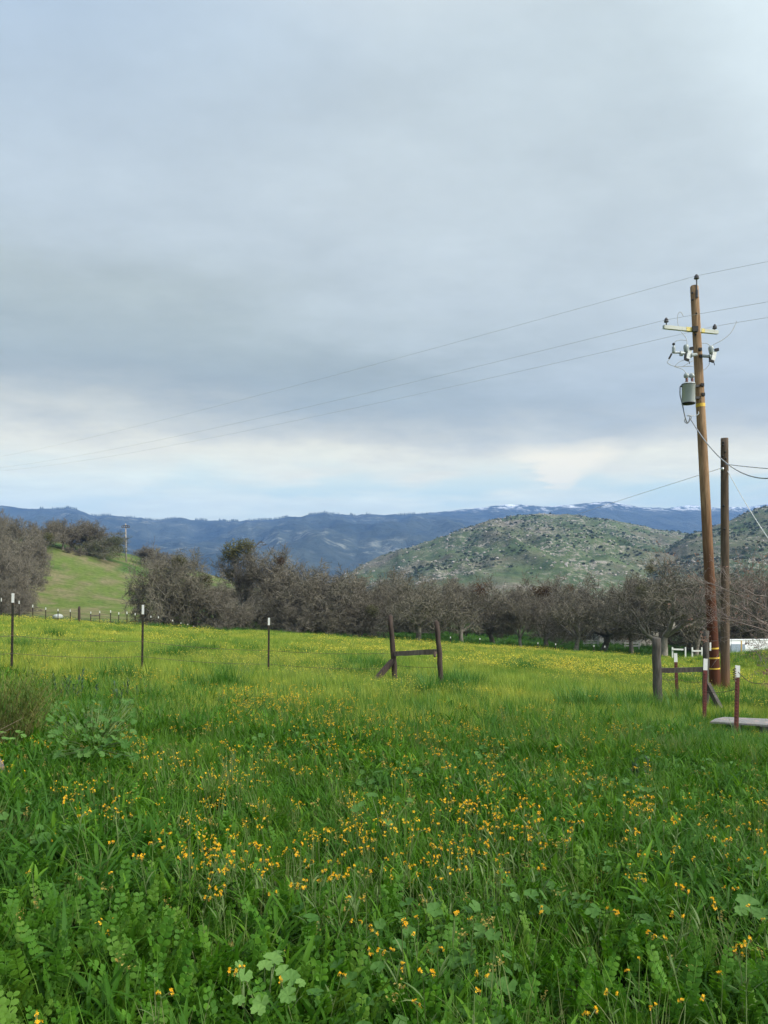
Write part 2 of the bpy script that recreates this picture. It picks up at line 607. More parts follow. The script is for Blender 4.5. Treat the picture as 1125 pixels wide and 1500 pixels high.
def blade(mb, base, yaw, length, width, lean, curl, nseg=4, leafy=False, fold=.0, rng=rnd, twist=.3, m=0):
    """a grass blade or lance-shaped leaf that rises and arches over"""
    d = V((math.cos(yaw), math.sin(yaw), 0)); side = V((-math.sin(yaw), math.cos(yaw), 0))
    tw = rng.uniform(-twist, twist)
    p = V(base); ang = lean
    pts = []; wid = []; sides = []
    for i in range(nseg + 1):
        t = i / nseg
        if leafy:
            w = width * (math.sin(math.pi * min(1, (t * .86 + .12))) ** .8)
        else:
            w = width * (1 - t ** 2.2) * (1 if t > 0 else .8)
        pts.append(p.copy()); wid.append(max(w, width * .03))
        a = tw * t
        sides.append((side * math.cos(a) + d * math.sin(a) * .6).normalized())
        p = p + (d * math.sin(ang) + V((0, 0, 1)) * math.cos(ang)) * (length / nseg)
        ang += curl / nseg
    o = len(mb.v)
    if fold:
        for q, w, s in zip(pts, wid, sides):
            mb.v.extend([q - s * (w * .5) + V((0, 0, w * fold)), q, q + s * (w * .5) + V((0, 0, w * fold))])
        for i in range(nseg):
            a = o + 3 * i
            mb.f += [(a, a + 1, a + 4, a + 3), (a + 1, a + 2, a + 5, a + 4)]; mb.m += [m, m]
    else:
        for q, w, s in zip(pts, wid, sides):
            mb.v.extend([q - s * (w * .5), q + s * (w * .5)])
        for i in range(nseg):
            a = o + 2 * i
            mb.f.append((a, a + 1, a + 3, a + 2)); mb.m.append(m)


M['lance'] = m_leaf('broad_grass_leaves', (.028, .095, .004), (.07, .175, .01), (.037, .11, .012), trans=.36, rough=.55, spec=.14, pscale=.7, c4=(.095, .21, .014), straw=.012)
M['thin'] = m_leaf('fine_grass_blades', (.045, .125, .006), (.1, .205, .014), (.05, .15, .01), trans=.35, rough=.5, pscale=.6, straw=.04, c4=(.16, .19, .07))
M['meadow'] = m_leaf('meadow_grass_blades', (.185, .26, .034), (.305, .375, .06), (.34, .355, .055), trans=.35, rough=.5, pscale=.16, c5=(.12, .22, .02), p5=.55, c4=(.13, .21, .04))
M['tuft'] = m_leaf('rank_grass_blades', (.036, .115, .014), (.08, .19, .026), trans=.35, rough=.42)
M['vetch'] = m_leaf('pinnate_leaves', (.032, .115, .006), (.08, .195, .012), (.05, .14, .01), trans=.3, rough=.6, c4=(.085, .175, .016))
M['mallow'] = m_leaf('mallow_leaves', (.09, .19, .04), (.13, .24, .055), trans=.3, rough=.55)
M['mallow_dull'] = m_leaf('dull_mallow_leaves', (.045, .125, .018), (.08, .17, .034), trans=.3, rough=.55)  # duller, darker green, shared with the round leaved weeds
M['stemg'] = m_leaf('green_stems', (.07, .12, .03), (.13, .18, .06), trans=.1, rough=.5)
M['orange'] = m_leaf('orange_petals', (.87, .42, .012), (.9, .57, .03), trans=.25, rough=.5)
M['calyx'] = m_leaf('brown_buds', (.1, .05, .02), (.2, .12, .03), trans=.1)
M['faded'] = m_leaf('faded_petals', (.45, .3, .06), (.5, .38, .12), trans=.25)
M['yellow_p'] = m_leaf('yellow_petals', (.78, .56, .04), (.8, .68, .12), trans=.3, rough=.5)
M['dry'] = m_leaf('dry_stalks', (.16, .13, .05), (.27, .24, .09), (.11, .13, .04), trans=.2, rough=.7, pscale=4)
M['dryleaf'] = m_leaf('yellowing_leaves', (.07, .12, .015), (.18, .2, .04), (.05, .1, .015), trans=.3, rough=.6, pscale=5)
M['olive'] = m_leaf('blue_green_leaves', (.03, .065, .04), (.06, .11, .06), trans=.25, rough=.5)
M['brush'] = m_leaf('brush_leaves', (.042, .058, .034), (.072, .09, .05), trans=.15, rough=.7)
M['boulder'] = m_plain('granite', (.33, .3, .27), .9, .1, 0, .35, 1.2)


def rand_unit(r):
    return V((r.gauss(0, 1), r.gauss(0, 1), r.gauss(0, 1))).normalized()


def round_leaf(mb, c, rad, nrm, r, lobes=7, yaw=None):
    """a scalloped mallow leaf, slightly cupped, notched at its stalk"""
    nrm = V(nrm).normalized(); a = nrm.orthogonal().normalized()
    a = Matrix.Rotation(r.uniform(0, 6.28) if yaw is None else yaw, 3, nrm) @ a
    b = nrm.cross(a)
    o = len(mb.v); n = lobes * 4
    mb.v.append(V(c) - nrm * rad * .12)
    ring1 = []; ring2 = []
    for k in range(n + 1):
        w = .28 + (6.283 - .56) * k / n
        sc = 1 + .1 * math.cos((k / n) * lobes * 2 * math.pi + math.pi) + r.uniform(-.03, .03)
        rid = .05 * math.cos((k / n) * lobes * 2 * math.pi)
        for ring, f, up in ((ring1, .55, .02), (ring2, 1.0, .1)):
            mb.v.append(V(c) + (a * math.cos(w) + b * math.sin(w)) * (rad * f * (sc if f == 1 else 1)) + nrm * rad * (up + rid * f))
            ring.append(len(mb.v) - 1)
    for k in range(n):
        mb.f.append((o, ring1[k], ring1[k + 1])); mb.f.append((ring1[k], ring2[k], ring2[k + 1], ring1[k + 1])); mb.m += [0, 0]


def clump_lance(seed):
    r = random.Random(seed); mb = MB()
    for s in range(4):
        x, y = r.gauss(0, .05), r.gauss(0, .05)
        for i in range(r.randint(7, 10)):
            z = r.uniform(0, .2)
            blade(mb, (x + r.gauss(0, .012), y + r.gauss(0, .012), z), r.uniform(0, 6.28), r.uniform(.075, .2), r.uniform(.01, .022),
                  r.uniform(.1, .95), r.uniform(.2, 1.7), 5, True, .16, r, .9)
    return mb.mesh('lance_leaves', M['lance'], smooth=True)


def clump_thin(seed, n=34, rad=.09, h=(.22, .46), w=(.0035, .0075), mat='thin', curl=(.2, 1.3)):
    r = random.Random(seed); mb = MB()
    for i in range(n):
        a = r.uniform(0, 6.28); q = rad * math.sqrt(r.random())
        blade(mb, (q * math.cos(a), q * math.sin(a), 0), a + r.gauss(0, .9), r.uniform(*h), r.uniform(*w), r.uniform(.02, .35), r.uniform(*curl), 4, False, 0, r)
    return mb.mesh('fine_grass', M[mat], smooth=True)


def clump_vetch(seed):
    r = random.Random(seed); mb = MB()
    for s in range(r.randint(6, 9)):
        yaw = r.uniform(0, 6.28); L = r.uniform(.14, .3); lean = r.uniform(.05, .6); curl = r.uniform(.1, .8)
        d = V((math.cos(yaw), math.sin(yaw), 0)); side = V((-math.sin(yaw), math.cos(yaw), 0))
        p = V((r.gauss(0, .05), r.gauss(0, .05), 0)); ang = lean
        n = 14; pts = [p.copy()]
        for i in range(n):
            fw = d * math.sin(ang) + V((0, 0, 1)) * math.cos(ang)
            p = p + fw * (L / n); ang += curl / n; pts.append(p.copy())
            if i < 2: continue
            ll = .022 * math.sin(math.pi * (i - 1) / (n + 1)) + .007
            for sg in (-1, 1):
                q = (side * sg + fw * .55 + V((r.gauss(0, .18), r.gauss(0, .18), r.gauss(.1, .25)))).normalized()
                nrm = q.cross(fw).normalized()
                ww = nrm.cross(q).normalized() * (ll * .36)
                o = len(mb.v)
                mb.v += [p, p + q * ll * .3 + ww * .85, p + q * ll * .65 + ww, p + q * ll * .95 + ww * .45 - nrm * ll * .1, p + q * ll * .95 - ww * .45 - nrm * ll * .1, p + q * ll * .65 - ww, p + q * ll * .3 - ww * .85]
                mb.f.append(tuple(range(o, o + 7))); mb.m.append(0)
        mb.tube(pts, [.0018] * len(pts), 3, False)
    return mb.mesh('pinnate_stems', M['vetch'])


def clump_rosette(seed):
    r = random.Random(seed); mb = MB()
    for i in range(r.randint(7, 12)):
        a = r.uniform(0, 6.28); q = V((math.cos(a), math.sin(a), 0)); L = r.uniform(.04, .13); z = r.uniform(.12, .29)
        c = q * L + V((0, 0, z))
        round_leaf(mb, c, r.uniform(.014, .034), q * .5 + V((0, 0, 1)) + rand_unit(r) * .4, r, 5)
        mb.tube([V((0, 0, 0)), q * L * .5 + V((0, 0, z * .6)), c], [.002, .0018, .0014], 3, False)
    return mb.mesh('round_leaved_weed', M['mallow_dull'], smooth=True)


def clump_mid(seed, n=70, rad=.26, mat='meadow', h=(.2, .48), w=(.005, .011)):
    r = random.Random(seed); mb = MB()
    for i in range(n):
        a = r.uniform(0, 6.28); q = rad * math.sqrt(r.random())
        blade(mb, (q * math.cos(a), q * math.sin(a), 0), r.uniform(0, 6.28), r.uniform(*h), r.uniform(*w), r.uniform(0, .4), r.uniform(.1, 1.1), 3, False, 0, r)
    return mb.mesh('meadow_clump', M[mat], smooth=True)


def clump_far(seed, n=130, rad=.6, mat='meadow', h=(.2, .45), w=(.014, .03)):
    r = random.Random(seed); mb = MB()
    for i in range(n):
        a = r.uniform(0, 6.28); q = rad * math.sqrt(r.random())
        blade(mb, (q * math.cos(a), q * math.sin(a), 0), r.uniform(0, 6.28), r.uniform(*h), r.uniform(*w), r.uniform(0, .4), r.uniform(.1, 1.0), 2, False, 0, r)
    return mb.mesh('far_clump', M[mat], smooth=True)


def petal_blob(mb, c, s, r, m=0):
    """a small open flower of five petals"""
    ax = V((r.gauss(0, .7), r.gauss(0, .7), r.uniform(.2, 1))).normalized()
    a = ax.orthogonal().normalized(); b = ax.cross(a)
    o = len(mb.v)
    mb.v.append(V(c))
    for k in range(5):
        w = k * 2 * math.pi / 5
        for dw, q, up in ((-.36, .75, .35), (0, 1.0, .42), (.36, .75, .35)):
            mb.v.append(V(c) + (a * math.cos(w + dw) + b * math.sin(w + dw)) * (s * q) + ax * (s * up))
        i = o + 1 + 3 * k
        mb.f.append((o, i, i + 1, i + 2)); mb.m.append(m)


def clump_yellow(seed, n=9, rad=.22, h=(.33, .5), s=(.006, .011), mat='yellow_p'):
    r = random.Random(seed); mb = MB()
    for i in range(n):
        a = r.uniform(0, 6.28); q = rad * math.sqrt(r.random()); z = r.uniform(*h)
        c = V((q * math.cos(a), q * math.sin(a), z))
        for k in range(r.randint(1, 3)):
            petal_blob(mb, c + V((r.gauss(0, .012), r.gauss(0, .012), r.gauss(0, .012))), r.uniform(*s), r)
        mb.tube([V((c.x * .8, c.y * .8, 0)), c], [.002, .0015], 3, False, 1)
    return mb.mesh('yellow_heads', [M[mat], M['stemg']])


def pt(x, y, r, s0, s1, idx, lift=0.0, tilt=.12):
    return (x, y, 0, r.gauss(0, tilt), r.gauss(0, tilt), r.uniform(0, 6.28), r.uniform(s0, s1), idx)


def fixz(P, lift=0.0):
    P = np.array(P, dtype=float)
    px = CX + F * P[:, 0] / np.maximum(P[:, 1], .5)
    near = (px > 1020) & (P[:, 1] > 10.6) & (P[:, 1] < 14.6)
    P[near, 6] *= .72
    P[:, 2] = G(P[:, 0], P[:, 1]) + lift
    return P


def wedge(r, n, y0, y1, m=1.2, k=.57):
    out = []
    while len(out) < n:
        Y = math.sqrt(r.uniform(y0 * y0, y1 * y1)) if r.random() < .85 else r.uniform(y0, y1)
        w = k * Y + m
        out.append((r.uniform(-w, w), Y))
    return out


TUFTS = [(265, 968, 3.0, .8), (300, 962, 2.6, .7), (240, 972, 2.2, .7), (320, 1022, 2.2, .5), (530, 985, 2.6, .9), (560, 992, 2.4, .7), (515, 1000, 2, .5), (600, 1010, 1.5, .6), (665, 1018, 2.2, .7), (690, 1012, 1.8, .6), (755, 985, 2.2, .9), (770, 990, 1.6, .8),
         (640, 1030, 1.5, .4), (80, 940, 2.0, .4), (30, 960, 2, .5), (1000, 1045, 2.4, .7), (1075, 1110, 3.0, .5), (1060, 1050, 2.2, .5), (1050, 1010, 2.0, .8), (1000, 1010, 1.8, .6), (1100, 1030, 2.5, .8), (1110, 1050, 2.5, .6),
         (690, 945, 2, 1.5), (720, 950, 1.6, 1.2), (400, 960, 1.5, 1.5), (170, 930, 1.5, 1.5), (930, 1050, 2, .7), (860, 1050, 1.8, .6), (180, 1010, 2, .5), (1090, 968, 2, 2.5), (1110, 975, 2, 2.5), (1120, 960, 2, 2.5)]


def sow():
    r = random.Random(101)
    # --- near leaves and blades
    P = []
    for x, y in wedge(r, 6200, 1.0, 9.5, 1.3):
        if r.random() < .75 * math.exp(-((x + 1.25) / .65) ** 2 - ((y - 3.0) / .7) ** 2): continue
        s = .85 + .15 * math.sin(x * 1.7 + y)
        P.append(pt(x, y, r, .75 * s, 1.25 * s, r.randint(0, 3)))
    for x, y in wedge(r, 2100, 1.0, 9.5, 1.3):
        P.append(pt(x, y, r, .6, 1.05, r.randint(4, 6)))
    n2 = 0
    for x, y in wedge(r, 9000, 9, 16, 1.5):           # the leafy growth thins out into the meadow
        edge = 11.0 + 2.2 * (float(vnoise(x * .5, y * .5, 4)) - .5) + .12 * abs(x)
        if x > 3: edge += .25 * (x - 3)
        if x < -2: edge += .2 * (-2 - x)
        if r.random() < sstep(edge + 1.5, edge - 1.5, y) * (1 if r.random() < .8 else .5) if False else r.random() < 1 - float(sstep(edge - 3.5, edge + 3.5, y)):
            P.append(pt(x, y, r, .9, 1.35, r.choice([0, 1, 2, 3, 4, 5, 6])))
    meshes = [clump_lance(s) for s in range(4)] + [clump_thin(20 + s) for s in range(3)]
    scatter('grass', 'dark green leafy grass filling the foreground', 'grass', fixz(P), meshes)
    # --- pinnate weeds, thick in the near left corner
    P = []
    for x, y in wedge(r, 9000, 1.2, 6.0, 1.0):
        d = math.exp(-((x + 1.25) / .65) ** 2 - ((y - 3.0) / .75) ** 2) + .8 * math.exp(-((x + .15) / .45) ** 2 - ((y - 2.65) / .4) ** 2) + .02
        if r.random() < d * .6:
            P.append(pt(x, y, r, .8, 1.25, r.randint(0, 3)))
    for x, y in wedge(r, 2600, 1.4, 12.0, 1.0):
        if vnoise(x * .9 + 7, y * .7, 12) > .68:
            P.append(pt(x, y, r, .7, 1.2, r.randint(4, 6)))
        elif vnoise(x * .8 + 31, y * .6, 19) > .82 and y < 8:
            P.append(pt(x, y, r, .8, 1.2, r.randint(0, 3)))
    scatter('weeds', 'feathery and round leaved weeds spread through the foreground grass', 'weeds', fixz(P), [clump_vetch(60 + s) for s in range(4)] + [clump_rosette(70 + s) for s in range(3)])
    # --- meadow
    P = []
    for x, y in wedge(r, 15500, 9.0, 30, 2.0):
        edge = 11.2 + 2 * (float(vnoise(x * .5, y * .5, 4)) - .5) + .1 * max(0, x)
        if r.random() < float(sstep(edge - 2.5, edge + 2.5, y)) + .15:
            gr = .1 + .38 * float(sstep(edge + 7, edge - 1, y))
            P.append(pt(x, y, r, .6, 1.05, r.randint(0, 3) if r.random() > gr else 4))
    for x, y in wedge(r, 21000, 28, 90, 4.0):
        if y - .06 * x > 71 + 9 * float(sstep(0, -14, x)): continue
        k = .4 if (y > 64 and x < -13) else 1.0
        P.append(pt(x, y, r, .5 * k, .95 * k, r.randint(5, 7) if r.random() > .08 else 8))
    meshes = [clump_mid(80 + s) for s in range(4)] + [clump_mid(90, 60, .2, 'tuft', (.25, .55))] + [clump_far(100 + s) for s in range(3)] + [clump_far(110, 110, .5, 'tuft')]
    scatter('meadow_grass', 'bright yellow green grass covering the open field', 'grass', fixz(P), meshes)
    # --- rank tufts
    P = []
    for px, py, n, sp in TUFTS:
        c = hit(px, py)
        for i in range(int(n * 13)):
            x, y = c.x + r.gauss(0, sp * .5), c.y + r.gauss(0, sp * .35)
            P.append(pt(x, y, r, .8, 1.45, r.randint(0, 2)))
    for x, y in wedge(r, 700, 11, 60, 2.0):
        if vnoise(x * .35, y * .35, 44) > .62:
            for i in range(4):
                P.append(pt(x + r.gauss(0, .3), y + r.gauss(0, .3), r, .6, 1.0, r.randint(0, 2)))
    # under the trees
    for x, y in wedge(r, 6500, 67, 118, 5.0):
        if x > -24 and y - .06 * x > 69.5:
            P.append(pt(x, y, r, .7, 1.3, r.randint(0, 2)))
    meshes = [clump_thin(130 + s, 42, .14, (.28, .62), (.006, .011), 'tuft', (.3, 1.5)) for s in range(3)]
    scatter('tall_grass', 'rank deep green grass tufts round the posts', 'grass', fixz(P), meshes)
    # --- yellow flowers of the field
    P = []
    for x, y in wedge(r, 15000, 9.5, 32, 2.0):
        d = float(sstep(.46, .68, fbm(x / 4.5, y / 6.0, 61, 3)))
        d *= float(sstep(10, 15, y))
        if r.random() < d * .3:
            P.append(pt(x, y, r, .7, 1.1, r.randint(0, 2)))
    for x, y in wedge(r, 16000, 28, 70, 3.0):
        px = CX + F * x / y
        d = float(sstep(.46, .66, fbm(x / 9.0, y / 16.0, 63, 3))) * .75 + .12
        d *= .2 + .6 * math.exp(-((px - 860) / 170) ** 2)
        if r.random() < d * .33:
            P.append(pt(x, y, r, .8, 1.2, r.randint(3, 5)))
    meshes = [clump_yellow(140 + s, 8, .22) for s in range(3)] + [clump_yellow(150 + s, 22, .6, (.32, .46), (.012, .022)) for s in range(3)]
    scatter('meadow_flowers', 'small yellow flowers speckling the open field', 'flowers', fixz(P), meshes)


sow()


# ------------------------------------------------------------------ orange fiddlenecks
def fiddleneck_meshes(seed):
    r = random.Random(seed)
    st = MB(); bl = MB()
    H = r.uniform(.38, .46)
    lean = r.uniform(.02, .12); yaw = r.uniform(0, 6.28)
    d = V((math.cos(yaw), math.sin(yaw), 0))
    pts = [d * (lean * t * t) + V((0, 0, H * t)) for t in (0, .25, .5, .75, 1)]
    st.tube(pts, [.0035, .003, .003, .0025, .002], 4, False)
    for i in range(7):
        t = r.uniform(.1, .8)
        blade(st, d * (lean * t * t) + V((0, 0, H * t)), r.uniform(0, 6.28), r.uniform(.06, .12), r.uniform(.008, .013), r.uniform(.4, .9), r.uniform(.2, 1), 4, True, .15, r)
    for b in range(r.choice([1, 1, 2, 2, 3])):               # coiled sprays of blossom
        a = r.uniform(0, 6.28); q = V((math.cos(a), math.sin(a), 0)); p = pts[-1].copy()
        arc = [p.copy()]
        ang = .5 + .5 * (b > 0); n0 = r.randint(2, 5) if b else 1
        for i in range(n0 + 4):
            p = p + (q * math.sin(ang) + V((0, 0, 1)) * math.cos(ang)) * (.011 if i < n0 else .0055)
            ang += .05 if i < n0 else .62
            arc.append(p.copy())
            if i >= n0:
                for k in range(2):
                    petal_blob(bl, p + V((r.gauss(0, .003), r.gauss(0, .003), r.gauss(.002, .003))), r.uniform(.0042, .007), r)
                if r.random() < .6: petal_blob(bl, p + V((r.gauss(0, .003), r.gauss(0, .003), -.006)), .005, r, 1)
        st.tube(arc, [.002] * len(arc), 5, True)
    return st.mesh('stem', M['stemg']), bl.mesh('blossom', [M['orange'], M['calyx']])


def flowers():
    r = random.Random(55)
    kinds = [fiddleneck_meshes(200 + i) for i in range(6)]
    patches = [  # photo ellipse (cx, cy, rx, ry), count, label
        (690, 1135, 90, 45, 44, 'orange fiddleneck flowering in the grass below the centre wooden brace'),
        (735, 1215, 95, 45, 52, 'orange fiddleneck in the dense mid foreground patch'),
        (330, 1268, 70, 24, 34, 'orange fiddleneck in the tight cluster on the left foreground'),
        (480, 1250, 70, 40, 22, 'orange fiddleneck scattered between the two foreground patches'),
        (985, 1212, 100, 30, 34, 'orange fiddleneck in the band below the red posts'),
        (620, 1290, 90, 50, 26, 'orange fiddleneck near the bottom centre of the meadow'),
        (1040, 1350, 90, 90, 22, 'orange fiddleneck among dark leaves in the lower right corner'),
        (640, 1390, 80, 35, 12, 'orange fiddleneck in the nearest low group'),
        (170, 1230, 130, 60, 16, 'orange fiddleneck scattered singly on the left slope'),
        (460, 1085, 100, 30, 26, 'orange fiddleneck on the lighter grass left of the brace'),
        (300, 1420, 260, 60, 6, 'orange fiddleneck standing alone among the feathery weeds'),
        (850, 1420, 160, 60, 6, 'orange fiddleneck standing alone in the broad leaved grass')]
    n = 0
    for cx, cy, rx, ry, cnt, lab in patches:
        sub = [(r.gauss(0, .5), r.gauss(0, .5)) for _ in range(max(3, cnt // 3))]
        for i in range(cnt):
            u, v = r.choice(sub)
            px = cx + rx * 1.15 * (u + r.gauss(0, .36)); py = cy + ry * 1.2 * (v + r.gauss(0, .42))
            px = min(max(px, 6), 1119); py = min(max(py, 1030), 1485)
            p = hit(px, py, .4)
            x, y = p.x, p.y
            stm, blm = kinds[n % 6]
            o = thing('fiddleneck', lab, 'wildflower', (x, y, g(x, y)), 'orange fiddlenecks in the foreground')
            o.rotation_euler = (r.gauss(0, .08), r.gauss(0, .08), r.uniform(0, 6.28))
            s = r.uniform(.72, 1.0); o.scale = (s, s, s * 1.1)
            obj('stem', stm, o); obj('blossom', blm, o)
            n += 1
    # the farther ones nobody could count
    r2 = random.Random(77)
    P = []

    def mesh_far(seed):
        q = random.Random(seed); mb = MB()
        for i in range(4):
            c = V((q.gauss(0, .05), q.gauss(0, .05), q.uniform(.36, .48)))
            mb.tube([V((c.x * .6, c.y * .6, 0)), c], [.003, .002], 3, False, 1)
            for k in range(5):
                petal_blob(mb, c + V((q.gauss(0, .012), q.gauss(0, .012), q.gauss(0, .012))), q.uniform(.006, .01), q)
        return mb.mesh('fiddleneck_heads', [M['orange' if seed < 3 else 'faded'], M['stemg']])
    for cx, cy, rx, ry, cnt in ((430, 1022, 90, 18, 90), (350, 1010, 60, 12, 30), (220, 985, 130, 14, 34), (80, 985, 60, 14, 16), (480, 1050, 120, 22, 34), (300, 1110, 200, 40, 26), (880, 1080, 110, 45, 40), (620, 1060, 120, 25, 28), (1080, 1010, 40, 30, 10), (800, 1010, 200, 25, 30), (560, 1180, 380, 90, 60)):
        for i in range(cnt):
            p = hit(cx + rx * r2.gauss(0, .55), cy + ry * r2.gauss(0, .6), .4)
            P.append(pt(p.x, p.y, r2, .6, 1.0, r2.randint(0, 2)))
    for x, y in wedge(r2, 420, 4.5, 13, .6):
        P.append(pt(x, y, r2, .5, .8, r2.randint(0, 2)))
    for x, y in wedge(r2, 700, 2.4, 13, .6):
        P.append(pt(x, y, r2, .45, .75, r2.randint(3, 4)))
    scatter('orange_flowers', 'orange fiddleneck heads scattered through the farther grass', 'flowers', fixz(P), [mesh_far(i) for i in range(5)])


flowers()


# ------------------------------------------------------------------ brush and boulders on the far hills
def cover_hills():
    r = random.Random(303)

    def bush(seed):
        q = random.Random(seed); mb = MB()
        for i in range(70):
            u = V((q.gauss(0, 1), q.gauss(0, 1), abs(q.gauss(0, 1)) * .8)).normalized() * (q.random() ** .4)
            a = V((q.gauss(0, 1), q.gauss(0, 1), q.gauss(0, 1))).normalized(); b = a.orthogonal().normalized()
            s = q.uniform(.2, .38)
            mb.add([u - a * s, u + b * s * .7, u + a * s, u - b * s * .7], [(0, 1, 2, 3)])
        return mb.mesh('brush', M['brush'])

    def rock(seed):
        q = random.Random(seed); mb = MB()
        n = 7
        vs = []
        for z, rr in ((-.4, .7), (.1, 1), (.55, .65)):
            for k in range(n):
                w = 6.283 * k / n
                f = rr * q.uniform(.65, 1.2)
                vs.append(V((math.cos(w) * f, math.sin(w) * f, z + q.gauss(0, .12))))
        fs = [(i * n + k, i * n + (k + 1) % n, (i + 1) * n + (k + 1) % n, (i + 1) * n + k) for i in range(2) for k in range(n)]
        fs.append(tuple(2 * n + k for k in range(n)))
        mb.add(vs, fs)
        return mb.mesh('boulder', M['boulder'])
    B, K = [], []
    for (X, Y, Z, T, P_), nb, nk in ((hillA, 9500, 7000), (hillB, 6500, 2000)):
        nr, nc = X.shape
        for kind, n in (('b', nb), ('k', nk)):
            cnt = 0
            while cnt < n:
                i = r.randrange(2, nr - 2); j = r.randrange(2, nc - 2)
                if T[i, j] > 1.03 or T[i, j] < .2: continue
                x, y, z = X[i, j], Y[i, j], Z[i, j]
                x += r.uniform(-2, 2)
                dn = float(fbm(x / 70, y / 90, 91, 3)); rn = float(fbm(x / 90, y / 80, 97, 3))
                cnt += 1
                if kind == 'b':
                    if dn < .5 and r.random() < .85: continue
                    s = r.choice([.5, .6, .7, .8, 1, 1.2, 1.5, 2.0]) * r.uniform(.6, 1.3)
                    B.append((x, y, z + .2 * s, 0, 0, r.uniform(0, 6), s, r.randint(0, 2)))
                else:
                    if rn < .5 and r.random() < .8: continue
                    s = r.choice([.5, .6, .8, .9, 1.2, 1.8]) * r.uniform(.7, 1.2)
                    K.append((x, y, z + .1 * s, r.gauss(0, .3), r.gauss(0, .3), r.uniform(0, 6), s, r.randint(0, 2)))
    scatter('hill_brush', 'dark brush dotting the rocky hillsides', 'brush', B, [bush(i) for i in range(3)])
    scatter('hill_boulders', 'pale granite boulders strewn over the rocky hill', 'boulders', K, [rock(i) for i in range(3)])
    # trees on the first blue ridge line
    X, Y, Z, T, P_ = mt1
    row = int(np.argmin(np.abs(T[:, 0] - 1)))

    def conifer(seed):
        q = random.Random(seed); mb = MB()
        for i in range(60):
            t = q.random(); w = (1 - t) * .35 + .05
            a = q.uniform(0, 6.28)
            c = V((math.cos(a) * w * .6, math.sin(a) * w * .6, t * 1.6))
            d = V((math.cos(a), math.sin(a), -.3)) * w * .7
            mb.add([c - d * .4, c + V((0, 0, .16)), c + d, c - V((0, 0, .1))], [(0, 1, 2, 3)])
        mb.tube([V((0, 0, -.3)), V((0, 0, 1.5))], [.05, .01], 4)
        return mb.mesh('ridge_pine', M['brush'])
    C = []
    for k in range(2200):
        j = r.randrange(5, X.shape[1] - 5)
        if P_[0, j] > 640: continue
        if vnoise(P_[0, j] / 12.0, 0, 88) < .42: continue
        rw = row - (0 if r.random() < .5 else r.randint(0, 2))
        s = r.uniform(4.5, 9)
        C.append((X[rw, j] + r.uniform(-4, 4), Y[rw, j], Z[rw, j], 0, 0, r.uniform(0, 6), s, r.randint(0, 2)))
    scatter('ridge_trees', 'fringe of tiny pines along the blue ridge line', 'trees', C, [conifer(i) for i in range(3)])


cover_hills()


# ------------------------------------------------------------------ trees
def leafball(mb, c, rad, n, size, r, flat=.8, m=0):
    for i in range(n):
        u = rand_unit(r) * rad * (r.random() ** .45)
        u.z *= flat
        a = rand_unit(r); b = a.orthogonal().normalized(); s = size * r.uniform(.6, 1.3)
        p = V(c) + u
        mb.add([p - a * s, p + b * s * .55, p + a * s, p - b * s * .55], [(0, 1, 2, 3)], m)


